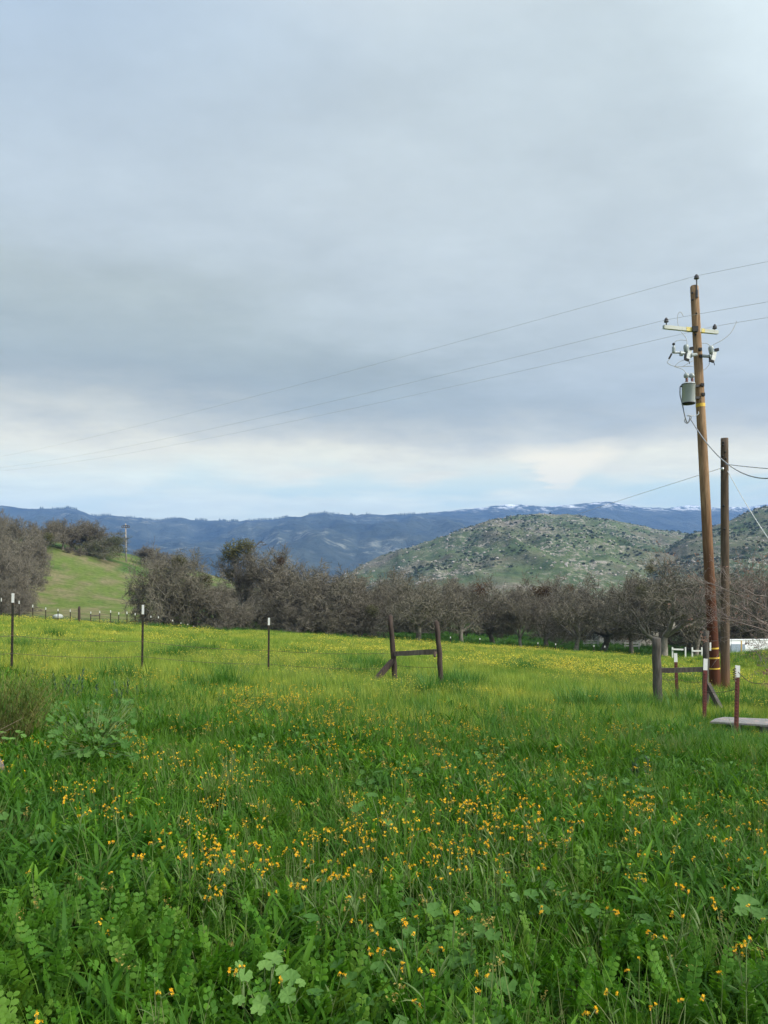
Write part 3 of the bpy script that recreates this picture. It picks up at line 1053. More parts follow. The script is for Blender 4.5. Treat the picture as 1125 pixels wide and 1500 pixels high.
def tree_meshes(seed, kind):
    r = random.Random(seed)
    wood = MB(); crown = MB()
    tips = []
    cfg = {  # trunk length, radius, number of limbs, limb angle, lengths, tropism
        'upright': dict(L0=2.6, r0=.3, kids=(6, 6, 7, 7, 6), ang=(.35, .95), Ls=(4.6, 2.5, 1.45, .8, .45), trop=.1, wig=.26),
        'spread': dict(L0=2.0, r0=.36, kids=(6, 7, 7, 7, 6), ang=(.5, 1.25), Ls=(4.9, 2.7, 1.5, .85, .45), trop=.05, wig=.3),
        'dome': dict(L0=1.1, r0=.32, kids=(11, 7, 7, 6, 6), ang=(.1, 1.4), Ls=(4.4, 2.4, 1.4, .8, .45), trop=-.02, wig=.3),
        'tall': dict(L0=3.4, r0=.3, kids=(6, 6, 6, 6, 5), ang=(.25, .8), Ls=(5.2, 2.4, 1.3, .75, .4), trop=.14, wig=.24),
        'thicket': dict(L0=.4, r0=.16, kids=(11, 6, 7, 6, 5), ang=(.1, 1.35), Ls=(4.2, 2.1, 1.3, .7, .4), trop=.04, wig=.34),
        'evergreen': dict(L0=1.0, r0=.35, kids=(8, 6, 6, 0, 0), ang=(.3, 1.45), Ls=(4.2, 2.3, 1.3, .8, .4), trop=.0, wig=.28),
    }[kind]

    def grow(p, d, L, rad, lev):
        nseg = (4, 5, 4, 3, 2, 1)[lev]
        pts = [p.copy()]; rads = [rad]; dirs = [d.copy()]
        end = rad * (.62 if lev == 0 else .3)
        for i in range(nseg):
            w = cfg['wig'] * (.5 if lev == 0 else 1.0)
            d = (d + rand_unit(r) * w + V((0, 0, cfg['trop'] * (1 if lev else 0)))).normalized()
            p = p + d * (L / nseg)
            if lev > 1 and kind in ('upright', 'spread', 'tall') and p.z < 1.2: d.z = abs(d.z) * .6 + .3; d.normalize()
            if p.z < .25 and lev > 0: p.z = .25 + r.random() * .15
            pts.append(p.copy()); dirs.append(d.copy()); rads.append(rad + (end - rad) * (i + 1) / nseg)
        if lev == 0:
            rads[0] *= 1.45
            wood.tube(pts, rads, 9, False)
        elif lev == 1: wood.tube(pts, rads, 6, False)
        elif lev == 2: wood.tube(pts, rads, 4, False)
        elif lev == 3: crown.tube(pts, rads, 3, False)
        else:
            s = d.cross(rand_unit(r)); s = s.normalized() if s.length > 1e-3 else V((1, 0, 0))
            wd = [.045, .034, .024] if lev == 4 else [.03, .015]
            crown.ribbon(pts, wd[:len(pts)], s)
        if lev >= 3: tips.append(pts[-1])
        if lev >= 5: return
        n = cfg['kids'][lev]
        if n and lev >= 1: n = max(2, n + r.randint(-1, 1))
        for k in range(n):
            if lev == 0:
                t = r.uniform(.55, 1.0) if kind not in ('dome', 'thicket', 'evergreen') else r.uniform(.1, 1)
                a = r.uniform(*cfg['ang']); az = 6.283 * (k + r.uniform(-.3, .3)) / n
                nd = V((math.sin(a) * math.cos(az), math.sin(a) * math.sin(az), math.cos(a)))
            else:
                t = .25 + .75 * (k + r.random()) / n
                i0 = min(int(t * nseg), nseg - 1)
                base = dirs[i0 + 1]
                nd = (base * r.uniform(.5, 1.0) + rand_unit(r) * r.uniform(.6, 1.0)).normalized()
            i0 = min(int(t * nseg), nseg - 1); ft = t * nseg - i0
            q = pts[i0].lerp(pts[i0 + 1], min(1, ft))
            rr = (rads[i0] * .62 if lev else rad * r.uniform(.4, .62))
            grow(q, nd, cfg['Ls'][lev] * r.uniform(.65, 1.2) * (1.22 - .4 * math.acos(max(-1, min(1, nd.z))) / 1.5 if lev == 0 and kind == 'dome' else 1), min(rr, .3), lev + 1)
    grow(V((0, 0, -.3)), V((r.gauss(0, .08), r.gauss(0, .08), 1)).normalized(), cfg['L0'] + .3, cfg['r0'], 0)
    if kind == 'evergreen':
        for q in tips:
            leafball(crown, q, .75, 60, .085, r)
    zs = sorted(p.z for p in crown.v); zmax = zs[int(len(zs) * .993)]
    wm = wood.mesh('trunk', M['bark'], smooth=True)
    cm = crown.mesh('crown', M['liveoak'] if kind == 'evergreen' else M['twig'])
    return wm, cm, zmax, tips


PROTO = {}
for key, seed, kind in (('u1', 11, 'upright'), ('u2', 12, 'upright'), ('s1', 21, 'spread'), ('s2', 22, 'spread'), ('d1', 31, 'dome'), ('d2', 32, 'dome'),
                        ('t1', 41, 'tall'), ('k1', 51, 'thicket'), ('k2', 52, 'thicket'), ('e1', 61, 'evergreen')):
    PROTO[key] = tree_meshes(seed, kind)


def mistletoe_mesh(seed, mat):
    r = random.Random(seed); mb = MB()
    leafball(mb, V((0, 0, 0)), 1.0, 520, .1, r, .9)
    for i in range(30):
        u = rand_unit(r) * r.uniform(.7, 1.1)
        mb.tube([V((0, 0, 0)), u * .5 + rand_unit(r) * .1, u], [.03, .02, .01], 3, False)
    return mb.mesh('mistletoe', mat)


MIST = [mistletoe_mesh(1, M['mistletoe']), mistletoe_mesh(2, M['mistletoe']), mistletoe_mesh(3, M['mistletoe_red'])]


def tree(px, Y, top_py, key, label, group, wide=1.0, mist=(), rz=None, name='oak_tree', cat='tree', sink=0.0):
    base = drop(px, Y)
    base.z -= sink
    wm, cm, zmax, tips = PROTO[key]
    H = at(px, top_py, Y).z - base.z
    s = H / zmax
    o = thing(name, label, cat, base, group)
    rz = rnd.uniform(0, 6.28) if rz is None else rz
    o.rotation_euler = (0, 0, rz); wide *= 1.0 if px < 300 else 1.1; o.scale = (s * wide, s * wide, s)
    obj('trunk', wm, o); obj('crown', cm, o)
    inv = Matrix.LocRotScale(o.location, o.rotation_euler, o.scale).inverted()
    for (mx, my, rad, k) in mist:
        c = obj('mistletoe', MIST[k], o)
        c.location = inv @ at(mx, my, Y - .6)
        c.scale = (rad / (s * wide), rad / (s * wide), rad / s)
        c['label'] = 'reddish brown leaf clump' if k == 2 else 'olive mistletoe ball'
    return o


GF = 'bare oaks along the bottom of the field'
FRONT = [
    (246, 79, 812, 'd1', 'broad domed bare oak behind the far fence, nearest the green hill', .76, ((262, 822, .8, 0),)),
    (215, 82, 888, 'k1', 'low grey thicket on the outer side of the domed oak', .6, ()),
    (312, 80, 848, 'd2', 'low spreading bare oak just right of the domed oak', 1.0, ((300, 850, .8, 0),)),
    (357, 88, 795, 't1', 'tallest bare oak with olive clumps high in its crown', .95, ((345, 806, 1.5, 0), (362, 800, 1.1, 1), (335, 842, .9, 0), (381, 848, 1.0, 1), (338, 815, 1.1, 0))),
    (412, 86, 806, 'u1', 'tall reddish bare oak standing against the blue ridge', 1.0, ((410, 822, .6, 2),)),
    (338, 78, 880, 'k2', 'short dense thicket at the foot of the tallest oak', 1.2, ()),
    (385, 80, 878, 'k1', 'short dense thicket behind the white tipped third steel post', 1.1, ()),
    (447, 84, 838, 'd2', 'rounded bare oak directly right of the tall reddish oak', .9, ()),
    (492, 82, 834, 'd1', 'wide low bare oak with a flat top against the mountain', .95, ()),
    (435, 78, 885, 'k2', 'low brushy thicket in front of the rounded oak', 1.1, ()),
    (528, 79, 880, 'k1', 'low brushy thicket left of the wooden brace', 1.2, ((545, 895, .8, 1),)),
    (480, 78, 888, 'k2', 'low brushy thicket with stray dark limbs', 1.1, ()),
    (548, 86, 838, 's1', 'bare oak rising behind the left post of the wooden brace', .9, ()),
    (612, 80, 846, 's2', 'pale trunked bare oak framed inside the wooden brace', .95, ()),
    (676, 82, 849, 'u2', 'bare oak with a reddish clump right of the wooden brace', 1.0, ((704, 864, 1.0, 2),)),
    (640, 92, 850, 's1', 'slender bare oak seen past the right brace post', .9, ()),
    (722, 88, 858, 's2', 'bare oak at the dip in the canopy below the rocky hill', .9, ()),
    (762, 82, 866, 'u1', 'low forked bare oak with the leaning trunk', .95, ()),
    (800, 86, 856, 's1', 'bare oak carrying a brown clump near its top', 1.0, ((787, 871, 1.1, 2), (800, 866, .7, 2))),
    (843, 78, 862, 'u2', 'bare oak with the pale straight trunk by the pasture edge', 1.0, ()),
    (884, 88, 852, 's2', 'bare oak standing before the pale roofed house', .95, ((835, 862, .6, 2),)),
    (972, 76, 826, 's1', 'largest bare oak with three mistletoe balls, left of the utility pole', 1.12, ((941, 865, .75, 0), (974, 881, .8, 1), (953, 834, .7, 1))),
    (925, 84, 846, 'u1', 'bare oak close on the left of the mistletoe oak', .9, ()),
    (1018, 86, 842, 'u2', 'bare oak half hidden by the tall utility pole', .95, ()),
    (1082, 92, 848, 's2', 'bare oak between the old pole and the white wall', 1.0, ()),
    (1128, 88, 842, 'u1', 'bare oak cut off by the frame above the white wall', 1.0, ()),
]
for px, Y, top, key, lab, wide, mist in FRONT:
    tree(px, Y, top, key, lab, GF, wide, mist)
rb = random.Random(5)
keys = ['s1', 'u2', 'd2', 's2', 'u1', 'd1']
for i, px in enumerate(range(282, 1150, 40)):
    Y = 100 + 28 * ((i * 7) % 5) / 4
    top = 849 + rb.uniform(-12, 20) + (8 if 600 < px < 900 else 0)
    tree(px + rb.uniform(-9, 9), Y, top, keys[i % 6], 'bare oak in the crowded rows behind the front oaks', 'bare oaks behind the front row', .95)
GH = 'bare oaks massed on the left hill'
LEFT = [
    (6, 92, 808, 'd1', 'big rounded grey oak lowest on the hill, behind the fence corner', 0.65),
    (24, 90, 840, 'd2', 'low grey oak at the edge of the open hillside', 0.61),
    (-26, 96, 794, 'd2', 'grey oak cut by the frame edge above the fence', 0.84),
    (-1, 84, 850, 'k1', 'low grey thicket right behind the first steel post', 0.91),
    (30, 86, 864, 'k2', 'low grey thicket skirting the lowest oak', 0.65),
    (36, 112, 798, 's1', 'leaning oak above the thicket, beside the open grass', 0.65),
    (16, 125, 780, 'd1', 'grey oak halfway up the left hill', 0.76),
    (-14, 120, 772, 'd2', 'grey oak halfway up the hill at the frame edge', 0.76),
    (50, 132, 784, 'u2', 'oak with a dark clump at the upper edge of the mass', 0.68),
    (2, 165, 750, 's2', 'highest oak on the left hill against the ridge', 0.76),
    (24, 160, 759, 'u1', 'bare oak second highest on the left hill', 0.76),
    (-24, 170, 747, 'd1', 'bare crown at the top edge of the left hill', 0.76),
    (52, 178, 764, 's1', 'bare oak just below the hill top', 0.68),
]
for px, Y, top, key, lab, wide in LEFT:
    tree(px, Y, top, key, lab, GH, wide, ((72, 786, .9, 1),) if Y == 132 else ())
tree(66, 172, 764, 's2', 'bare oak bridging the left mass and the crest row', GH, 1.0)
tree(52, 150, 782, 'd2', 'rounded oak low beside the upper grass of the hill', GH, .7)
GC = 'trees along the crest of the green hill'
CREST = [
    (92, 182, 762, 'u1', 'bare oak at the left end of the crest row', .9, 'oak_tree'),
    (108, 186, 763, 's2', 'open bare oak with a dark trunk on the crest', .95, 'oak_tree'),
    (128, 188, 765, 'u2', 'bare oak with a dark clump on the crest', .95, 'oak_tree'),
    (144, 190, 764, 's1', 'pale bare oak rising over the evergreen', .85, 'oak_tree'),
    (152, 184, 783, 'e1', 'dark evergreen oak on the crest, left of the far power pole', 1.25, 'evergreen_oak'),
    (100, 178, 800, 'k1', 'small dark shrub under the crest oaks', .8, 'shrub'),
    (118, 178, 802, 'k2', 'small grey bush beneath the crest oaks', .7, 'shrub'),
    (212, 205, 800, 'u1', 'small dark oak right of the far power pole', 1.1, 'oak_tree'),
    (236, 206, 803, 's1', 'thin open oak against the blue ridge', 1.0, 'oak_tree'),
    (258, 200, 809, 's2', 'small bare oak peeping over the domed oak', 1.0, 'oak_tree'),
]
for px, Y, top, key, lab, wide, nm in CREST:
    tree(px, Y, top, key, lab, GC, wide * 1.35, ((126, 781, 1.0, 1),) if px == 128 else (), name=nm, cat='shrub' if nm == 'shrub' else 'tree')


# ------------------------------------------------------------------ fence posts
def tpost(name, label, top, bot, scale_w, mats, tip_len, group, parts=True):
    """steel T-section post with studs and a white tip; top and bottom are world points"""
    top = V(top); bot = V(bot)
    o = thing(name, label, 'fence post', bot, group)
    t = (top - bot).normalized(); L = (top - bot).length
    x = V((1, 0, 0)); x = (x - t * x.dot(t)).normalized(); y = t.cross(x)
    w = scale_w
    rot = Matrix((x, y, t)).transposed()

    def section(mb, a, b, k=1.0):
        c = bot + t * ((a + b) / 2)
        mb.box(c, w * k, w * .14 * k, b - a, rot)
        mb.box(c + y * (w * .5 * k), w * .16 * k, w * .86 * k, b - a - .002, rot)
    s = MB(); section(s, -.25, L - tip_len)
    n = int((L - tip_len) / .055)
    for i in range(n):
        s.box(bot + t * (i * .055 + .03) - y * (w * .13), w * .34, w * .2, .018, rot)
    s.build('shaft', mats[0], o)
    p = MB(); section(p, L - tip_len, L, 1.06)
    p.build('tip', mats[1], o)
    return o


GS = 'dark steel posts along the near fence'
for (tx, ty, bx, by, Y, tip, lab) in ((19, 869, 17, 985, 15.6, .19, 'dark steel fence post with white tip at the frame edge, before the oak hill'),
                                     (209.5, 886, 208, 990, 18.0, .22, 'dark steel fence post with white tip below the domed oak'),
                                     (394, 905, 393, 1002, 20.0, .19, 'dark steel fence post with white tip below the tall oaks')):
    tpost('steel_post', lab, at(tx, ty, Y), at(bx, by, Y), .05, (M['steel_dark'], M['white_tip']), tip, GS)
GR = 'red steel posts round the slab'
for (tx, ty, bx, by, Y, tip, lab) in ((989.5, 957, 993, 1048, 17.6, .2, 'thin red steel post with white tip in front of the grey rail'),
                                     (1033.5, 965, 1031, 1085, 14.2, .21, 'red steel post with white tip in front of the leaning brace post'),
                                     (1080.5, 975, 1078, 1092, 12.5, .19, 'red steel post with white tip and rusty wire coil before the slab')):
    tpost('steel_post', lab, at(tx, ty, Y), at(bx, by, Y), .072, (M['steel_red'], M['white_tip']), tip, GR)


def timber_post(mb, top, bot, r0, r1, seed, n=10, seg=8):
    r = random.Random(seed)
    pts = []; rad = []
    for i in range(seg + 1):
        t = i / seg
        pts.append(V(bot).lerp(V(top), t) + V((r.gauss(0, .006), r.gauss(0, .006), 0)))
        rad.append((r1 + (r0 - r1) * t) * r.uniform(.96, 1.04))
    pts.append(V(top) + V((0, 0, .012))); rad.append(r0 * .8)
    mb.tube(pts, rad, n)


def brace_a():
    o = thing('fence_brace', 'dark wooden H brace of two leaning posts, rail and diagonal in mid field', 'fence brace', hit(610, 1012))
    m = MB(); timber_post(m, at(572, 902, 19.8), at(580, 1016, 19.8), .062, .075, 1); m.build('post', M['post_dark'], o, True)
    m = MB(); timber_post(m, at(640, 911, 18.8), at(649, 1032, 18.8), .062, .07, 2); m.build('post', M['post_dark'], o, True)
    m = MB(); m.beam(at(579, 957.5, 19.75), at(641, 954.5, 18.85), .09, .125, jit=.12, n=6); m.build('rail', M['rail'], o)
    m = MB(); m.beam(at(575, 968, 19.7), at(546, 1001, 19.2), .1, .125, jit=.1, n=5); m.build('diagonal_brace', M['post_dark'], o)
    m = MB(); m.tube([at(637, 955, 18.7), at(637, 962, 18.65)], [.05, .03], 6); m.build('wire_knot', M['rust_wire'], o)


def brace_b():
    o = thing('fence_brace', 'weathered grey H brace with thick post and rail left of the utility pole', 'fence brace', hit(1000, 1045))
    m = MB(); timber_post(m, at(961.5, 935, 17), at(964, 1048, 17), .092, .105, 3, 9)
    m.build('post', M['post_grey'], o, True)
    m = MB(); timber_post(m, at(1034, 925, 16.6), at(1033, 1050, 16.6), .062, .07, 4); m.build('post', M['post_grey'], o, True)
    m = MB(); m.beam(at(968, 982, 17), at(1030, 980.5, 16.65), .08, .105, jit=.1, n=6); m.build('rail', M['rail'], o)
    m = MB(); m.beam(at(1037, 1003, 16.6), at(1056, 1040, 15.9), .07, .13, jit=.1, n=4); m.build('diagonal_brace', M['post_grey'], o)


brace_a(); brace_b()


def strand(label, pts, rad, mat, sag=.03, name='fence_wire', cat='wire', group=None, barbs=False, seg=10):
    """a wire strung through world points, each bay sagging a little"""
    o = MB(); P = []
    for a, b in zip(pts[:-1], pts[1:]):
        for i in range(seg):
            t = i / seg
            P.append(V(a).lerp(V(b), t) - V((0, 0, 4 * sag * t * (1 - t))))
    P.append(V(pts[-1]))
    o.tube(P, [rad] * len(P), 5)
    if barbs:
        L = 0
        for a, b in zip(P[:-1], P[1:]):
            n = int((b - a).length / .12)
            for i in range(n):
                q = a.lerp(b, (i + .5) / n); u = rand_unit(rnd) * .014
                o.tube([q - u, q + u], [rad * .8] * 2, 3)
    org = V(pts[0])
    me = o.mesh(name, mat, org)
    ob = obj(name, me); ob.location = org
    return tag(ob, label, cat, group)


GW = 'barbed wire strands of the near fence'
for dy, lab in ((62, 'upper sagging barbed wire strand between the dark steel posts'), (88, 'lower barbed wire strand between the dark steel posts')):
    strand(lab, [at(-70, 868 + dy * .95, 14.5), at(18, 869 + dy, 15.55), at(209, 886 + dy * .86, 17.95), at(393.5, 905 + dy * .77, 19.95), at(575, 902 + dy * .88, 19.7)], .0045, M['rust_wire'], .05, group=GW, barbs=True)
strand('short wire strand inside the dark wooden brace', [at(577, 974, 19.7), at(645, 977, 18.75)], .0045, M['rust_wire'], .03, group=GW, barbs=True)
GW2 = 'rusty wires round the red posts'
strand('rusty wire from the grey post past the red post to the leaning post', [at(966, 992, 16.9), at(991, 994, 17.5), at(1033, 998, 16.5)], .0045, M['rust_wire'], .05, group=GW2, barbs=True)
strand('slack rusty wire running from the coil post out of frame', [at(1081, 984, 12.45), at(1110, 1001, 12.3), at(1150, 990, 12.1)], .006, M['rust_wire'], .05, group=GW2, barbs=True)
strand('loose wire slanting from the thick grey post to the grass', [at(966, 975, 16.88), at(985, 1012, 16.8), at(1000, 1030, 16.7)], .0035, M['rust_wire'], -.03, group=GW2)
strand('thin wire between the two taller red posts', [at(1032, 1012, 14.1), at(1079, 1009, 12.45)], .0045, M['rust_wire'], .04, group=GW2)
strand('loose wire arching from the first red post', [at(990, 972, 17.5), at(1006, 983, 17.0), at(1031, 1012, 16.4)], .0035, M['rust_wire'], -.06, group=GW2)
mb = MB()
q = [at(1076 + 2.2 * math.sin(a * 2.1), 979 + 1.15 * a, 12.45 + .06 * math.cos(a * 2.1)) for a in [i * .4 for i in range(42)]]
mb.tube(q, [.007] * len(q), 5)
ob = mb.build('wire_coil', M['rust_wire']); tag(ob, 'rusty coil of barbed wire bundled on the tall red post', 'wire coil')

# far fence along the bottom of the hill and across the field end
GFF = 'small white tipped posts of the far fence'
far = [(2, 876, 899), (28, 880, 903), (48, 886, 911), (67, 890, 912), (85, 892, 912), (103, 893, 914), (133, 896, 917), (146, 895, 917), (162, 894, 917), (174, 897, 917), (186, 896, 916), (198, 898, 917), (221, 902, 922), (232, 903, 922),
       (253, 908, 926), (265, 912, 928), (275, 914, 929), (284, 917, 931), (300, 922, 934)]
fp = None
farpts = []
for i, (px, ty, by) in enumerate(far):
    Y = 74.0
    b = drop(px, Y); tp = at(px, ty, Y)
    farpts.append((px, ty, Y))
    H = tp.z - b.z
    if fp is None:
        fp = tpost('steel_post', '', V((0, 0, 1.7)), V((0, 0, 0)), .085, (M['steel_dark'], M['white_tip']), .3, GFF)
        o = fp
    else:
        o = dup(fp, b)
    o.location = b; o.scale = (1, 1, H / 1.7)
    o['label'] = 'small white tipped post in the far fence below the green hill' if i < 12 else 'small white tipped post in the far fence before the domed oak'
for i, (px, ty) in enumerate(((703, 952), (788, 951), (814, 953), (870, 949), (660, 948), (886, 950))):
    Y = 72.0; b = drop(px, Y); tp = at(px, ty - 4, Y)
    o = dup(fp, b); o.scale = (.9, .9, max(.5, (tp.z - b.z) / 1.7)); o['label'] = 'small white tipped post at the far end of the field by the oaks'
for k, dz in enumerate((.35, .7, 1.1)):
    strand('%s wire strand of the far fence below the green hill' % ('top', 'middle', 'bottom')[k], [at(px, ty, Y) - V((0, .06, dz)) for px, ty, Y in farpts], .009, M['rust_wire'], .01, group='far fence wires', seg=3)
o = thing('wooden_post', 'dark wooden post taller than the far fence posts beside it', 'fence post', drop(116, 73.6))
mb = MB(); timber_post(mb, at(116, 889, 73.6), drop(116, 73.6), .11, .13, 9); mb.build('shaft', M['post_dark'], o, True)
mb = MB(); mb.lathe(at(116, 889, 73.6), [(.12, 0.02), (.1, .05)], 8); mb.build('cap', M['post_dark'], o)
o = thing('fence_rail', 'short wooden rail joining two far fence posts', 'rail', at(133, 902, 73.9))
mb = MB(); mb.beam(at(132.5, 902, 73.8), at(147, 901.5, 73.8), .06, .1, n=3, jit=.1); mb.build('rail_board', M['rail'], o)
mb = MB(); mb.tube([at(132.5, 901, 73.7), at(132.5, 903.4, 73.7)], .05, 6); mb.build('wire_tie', M['rust_wire'], o)


def rock_thing(name, label, c, sx, sy, sz, seed, col):
    r = random.Random(seed); mb = MB()
    n, m = 14, 8
    vs = []
    for i in range(m + 1):
        th = math.pi * i / m
        for k in range(n):
            w = 6.283 * k / n
            u = V((math.sin(th) * math.cos(w), math.sin(th) * math.sin(w), math.cos(th)))
            f = .75 + .5 * float(fbm(u.x * 1.3 + 5 + u.z, u.y * 1.3 + seed, 7, 3))
            vs.append(V(c) + V((u.x * sx * f, u.y * sy * f, u.z * sz * f)))
    mb.add(vs, [(i * n + k, (i + 1) * n + k, (i + 1) * n + (k + 1) % n, i * n + (k + 1) % n) for i in range(m) for k in range(n)])
    me = mb.mesh(name, m_plain('stone_' + str(seed), col, .9, .1, 0, .3, 6), V(c), True)
    ob = obj(name, me); ob.location = c
    return tag(ob, label, 'rock')


p = drop(85, 78); rock_thing('rock', 'pale grey rock lying behind the far fence under the hill', p + V((0, 0, .35)), .5, .45, .3, 3, (.33, .35, .32))
p = hit(-9, 1165); rock_thing('rock', 'dark grey stone at the very edge of the frame in the grass', p + V((-.03, 0, .2)), .1, .12, .13, 4, (.16, .13, .13))

# ------------------------------------------------------------------ utility pole
Yp = 25.0


def pole_at(py):
    """centre of the leaning pole at a photo height"""
    t = (1010 - py) / (1010 - 420.0)
    return at(1048 + (1017 - 1048) * t, py, Yp)


def utility_pole():
    b = drop(1048.5, Yp); b.x = pole_at(1016).x
    o = thing('utility_pole', 'tall leaning brown utility pole with crossarm and grey transformer', 'utility pole', b)
    top, bot = pole_at(420), pole_at(1024)
    mb = MB(); pts = []; rad = []
    for i in range(25):
        t = i / 24
        pts.append(bot.lerp(top, t)); rad.append(.175 + (.128 - .175) * t)
    pts.append(top + V((0, 0, .03))); rad.append(.1)
    mb.tube(pts, rad, 16)
    mb.build('shaft', M['pole_wood'], o, True)
    ax = (top - bot).normalized()

    def prad(py):
        return .175 + (.128 - .175) * (1024 - py) / 604.0
    # crossarm
    L_, R_ = at(972, 479, 24.55), at(1051, 487, 25.15)
    off = V((0, -.2, 0))
    a = MB(); a.beam(L_, R_, .1, .115, n=4, jit=.02)
    arm = a.build('crossarm', M['arm'], o)
    for (u0, u1) in ((.4, .53), (.68, .74)):
        y = MB(); y.beam(L_.lerp(R_, u0) - V((0, .004, 0)), L_.lerp(R_, u1) - V((0, .004, 0)), .108, .123); y.build('yellow_marking', M['arm_yellow'], arm)
    y = MB(); y.box(L_.lerp(R_, .53) + V((.05, -.08, 0)), .17, .1, .17); y.build('arm_bracket', M['black'], arm)

    def insulator(c, h, parent, r=.075):
        m = MB()
        m.lathe(c, [(.018, -h), (.018, -.02), (.06 * r / .075, -.015), (r, .0), (r * .95, .03), (r * .6, .045), (r * .85, .055), (r * .8, .085), (r * .45, .1), (r * .5, .12), (.02, .135)], 12)
        return m.build('insulator', M['porcelain_dark'], parent, True)
    insulator(at(976, 471.5, 24.58), .14, o); insulator(at(1047, 481, 25.1), .1, o)
    m = MB(); m.tube([at(1021, 436, Yp - .14), at(1020.5, 410, Yp - .14)], .022, 8); m.tube([at(1021, 436, Yp - .15), at(1021, 425, Yp - .15)], .045, 8)
    m.build('top_pin', M['porcelain_dark'], o)
    insulator(at(1020.3, 408, Yp - .14), .1, o, .085)
    # fuse cutouts
    for cx, cy, flip in ((1008, 519, 1), (1044.5, 521, 1)):
        Y = Yp - .3
        m = MB(); m.lathe(at(cx - 3, cy - 10, Y), [(.03, -.18), (.07, -.1), (.085, 0), (.08, .06), (.04, .1)], 12)
        c = m.build('fuse_cutout', M['porcelain'], o, True)
        m = MB(); m.beam(at(cx + 2.5, cy - 6, Y), at(cx - 0.5, cy + 7, Y), .075, .12); m.build('fuse_tube', M['fuse_white'], c)
        m = MB(); m.beam(at(cx - 3.5, cy - 6, Y), at(cx - 4.6, cy + 6, Y), .05, .06); m.beam(at(cx + 2.5, cy - 8, Y - .02), at(cx + 8, cy - 9, Y - .02), .08, .09); m.beam(at(cx - 5.5, cy + 6.5, Y - .02), at(cx + 1, cy + 9, Y - .02), .06, .07)
        m.tube([at(cx + 1, cy + 8, Y), at(cx + 2.2, cy + 14, Y)], .012, 5)
        m.build('fuse_bracket', M['black'], c)
        s = 1 if cx < 1020 else -1
        pc = pole_at(cy + 2)
        m = MB(); m.tube([at(cx + s * 2, cy + 1.5, Y), pc + V((-s * .1, -.12, 0))], [.05, .055], 8); m.tube([at(cx + s * 4, cy + 1.5, Y), at(cx + s * 5.5, cy + 1.8, Y)], .075, 10)
        m.build('support_bracket', M['porcelain'], c)
    # arrester with its arm
    Y = Yp - .3
    m = MB(); m.lathe(at(986.8, 511, Y), [(.05, -.12), (.06, -.1), (.045, -.07), (.06, -.05), (.045, -.02), (.06, 0), (.045, .03), (.055, .06), (.02, .08), (.02, .11)], 12)
    arr = m.build('arrester', M['porcelain'], o, True)
    m = MB(); m.lathe(at(986.8, 505.5, Y), [(.03, 0), (.045, .01), (.045, .05), (.02, .07)], 10); m.beam(at(984, 518, Y), at(980, 525.5, Y), .05, .05); m.build('arrester_cap', M['black'], arr)
    m = MB(); m.tube([at(986, 516.5, Y), at(996, 516.5, Y), at(1003, 518, Y)], [.035, .035, .045], 8); m.tube([at(996, 518, Y), at(1000, 518, Y)], .08, 10); m.build('arrester_arm', M['galv'], arr)
    # transformer
    Y = Yp - .3
    tc = at(1008.5, 577, Y)
    r0 = 9.3 / F * Y; hh = 28.5 / F * Y
    m = MB(); m.lathe(tc, [(r0 * .9, -hh / 2), (r0, -hh / 2 + .02), (r0, hh / 2 - .05), (r0 * 1.06, hh / 2 - .045), (r0 * 1.06, hh / 2), (r0 * .95, hh / 2 + .03), (r0 * .5, hh / 2 + .05)], 24)
    tr = m.build('transformer', M['trans_grey'], o, True)
    m = MB(); m.lathe(tc, [(r0 * 1.03, -hh / 2 - .012), (r0 * 1.03, -hh / 2 + .018)], 24); m.build('tank_rim', M['black'], tr, True); m = MB(); m.lathe(tc, [(r0 * 1.08, hh / 2 - .028), (r0 * 1.08, hh / 2 - .004)], 24); m.build('tank_rim', M['black'], tr, True)
    for bx in (1006, 1014):
        m = MB(); m.lathe(at(bx, 562, Y), [(.05, 0), (.035, .05), (.05, .08), (.035, .11), (.05, .14), (.03, .18)], 10); bs = m.build('bushing', M['bush_red'], tr, True)
        m = MB(); m.lathe(at(bx - .6, 550.5, Y), [(.03, -.08), (.075, -.05), (.09, 0), (.07, .06), (.03, .09)], 12); m.build('bushing_cap', M['porcelain'], bs, True)
    for dy in (566, 583):
        m = MB(); pc = pole_at(dy); m.beam(at(1015, dy, Y + .08), pc + V((0, -.05, 0)), .12, .07); m.build('hanger', M['black'], tr)
    m = MB(); m.tube([at(999, 566, Y), at(996.5, 566, Y)], .025, 6); m.build('terminal', M['black'], tr)
    # bolt heads and markings
    for bx, by in ((1025, 512), (1026, 522), (1028.3, 564), (1029.5, 578)):
        m = MB(); m.box(at(bx, by, Yp - .11), .11, .1, .1); m.box(at(bx, by, Yp - .17), .05, .04, .05); m.build('bolt_block', M['black'], o)
    for bx, by in ((1014, 429), (1014.5, 439), (1020, 459), (1019, 490)):
        m = MB(); m.lathe(at(bx, by, Yp - prad(by) * .9), [(.028, -.03), (.028, .02), (.012, .03)], 8, V((0, -1, 0))); m.build('bolt', M['black'], o)
    for by, hgt in ((594, .11), (949.5, .05), (963.5, .05), (979, .045)):
        c = pole_at(by); rr = prad(by) + .006
        m = MB(); m.tube([c - ax * (hgt / 2), c + ax * (hgt / 2)], [rr, rr], 20, False); m.build('yellow_band', M['yellow'], o, True)
    # conduit tag strip low on the shaft
    m = MB(); c = pole_at(944); m.box(at(1040.5, 947, Yp - .17), .05, .02, .26); m.build('white_tag', M['fuse_white'], o)
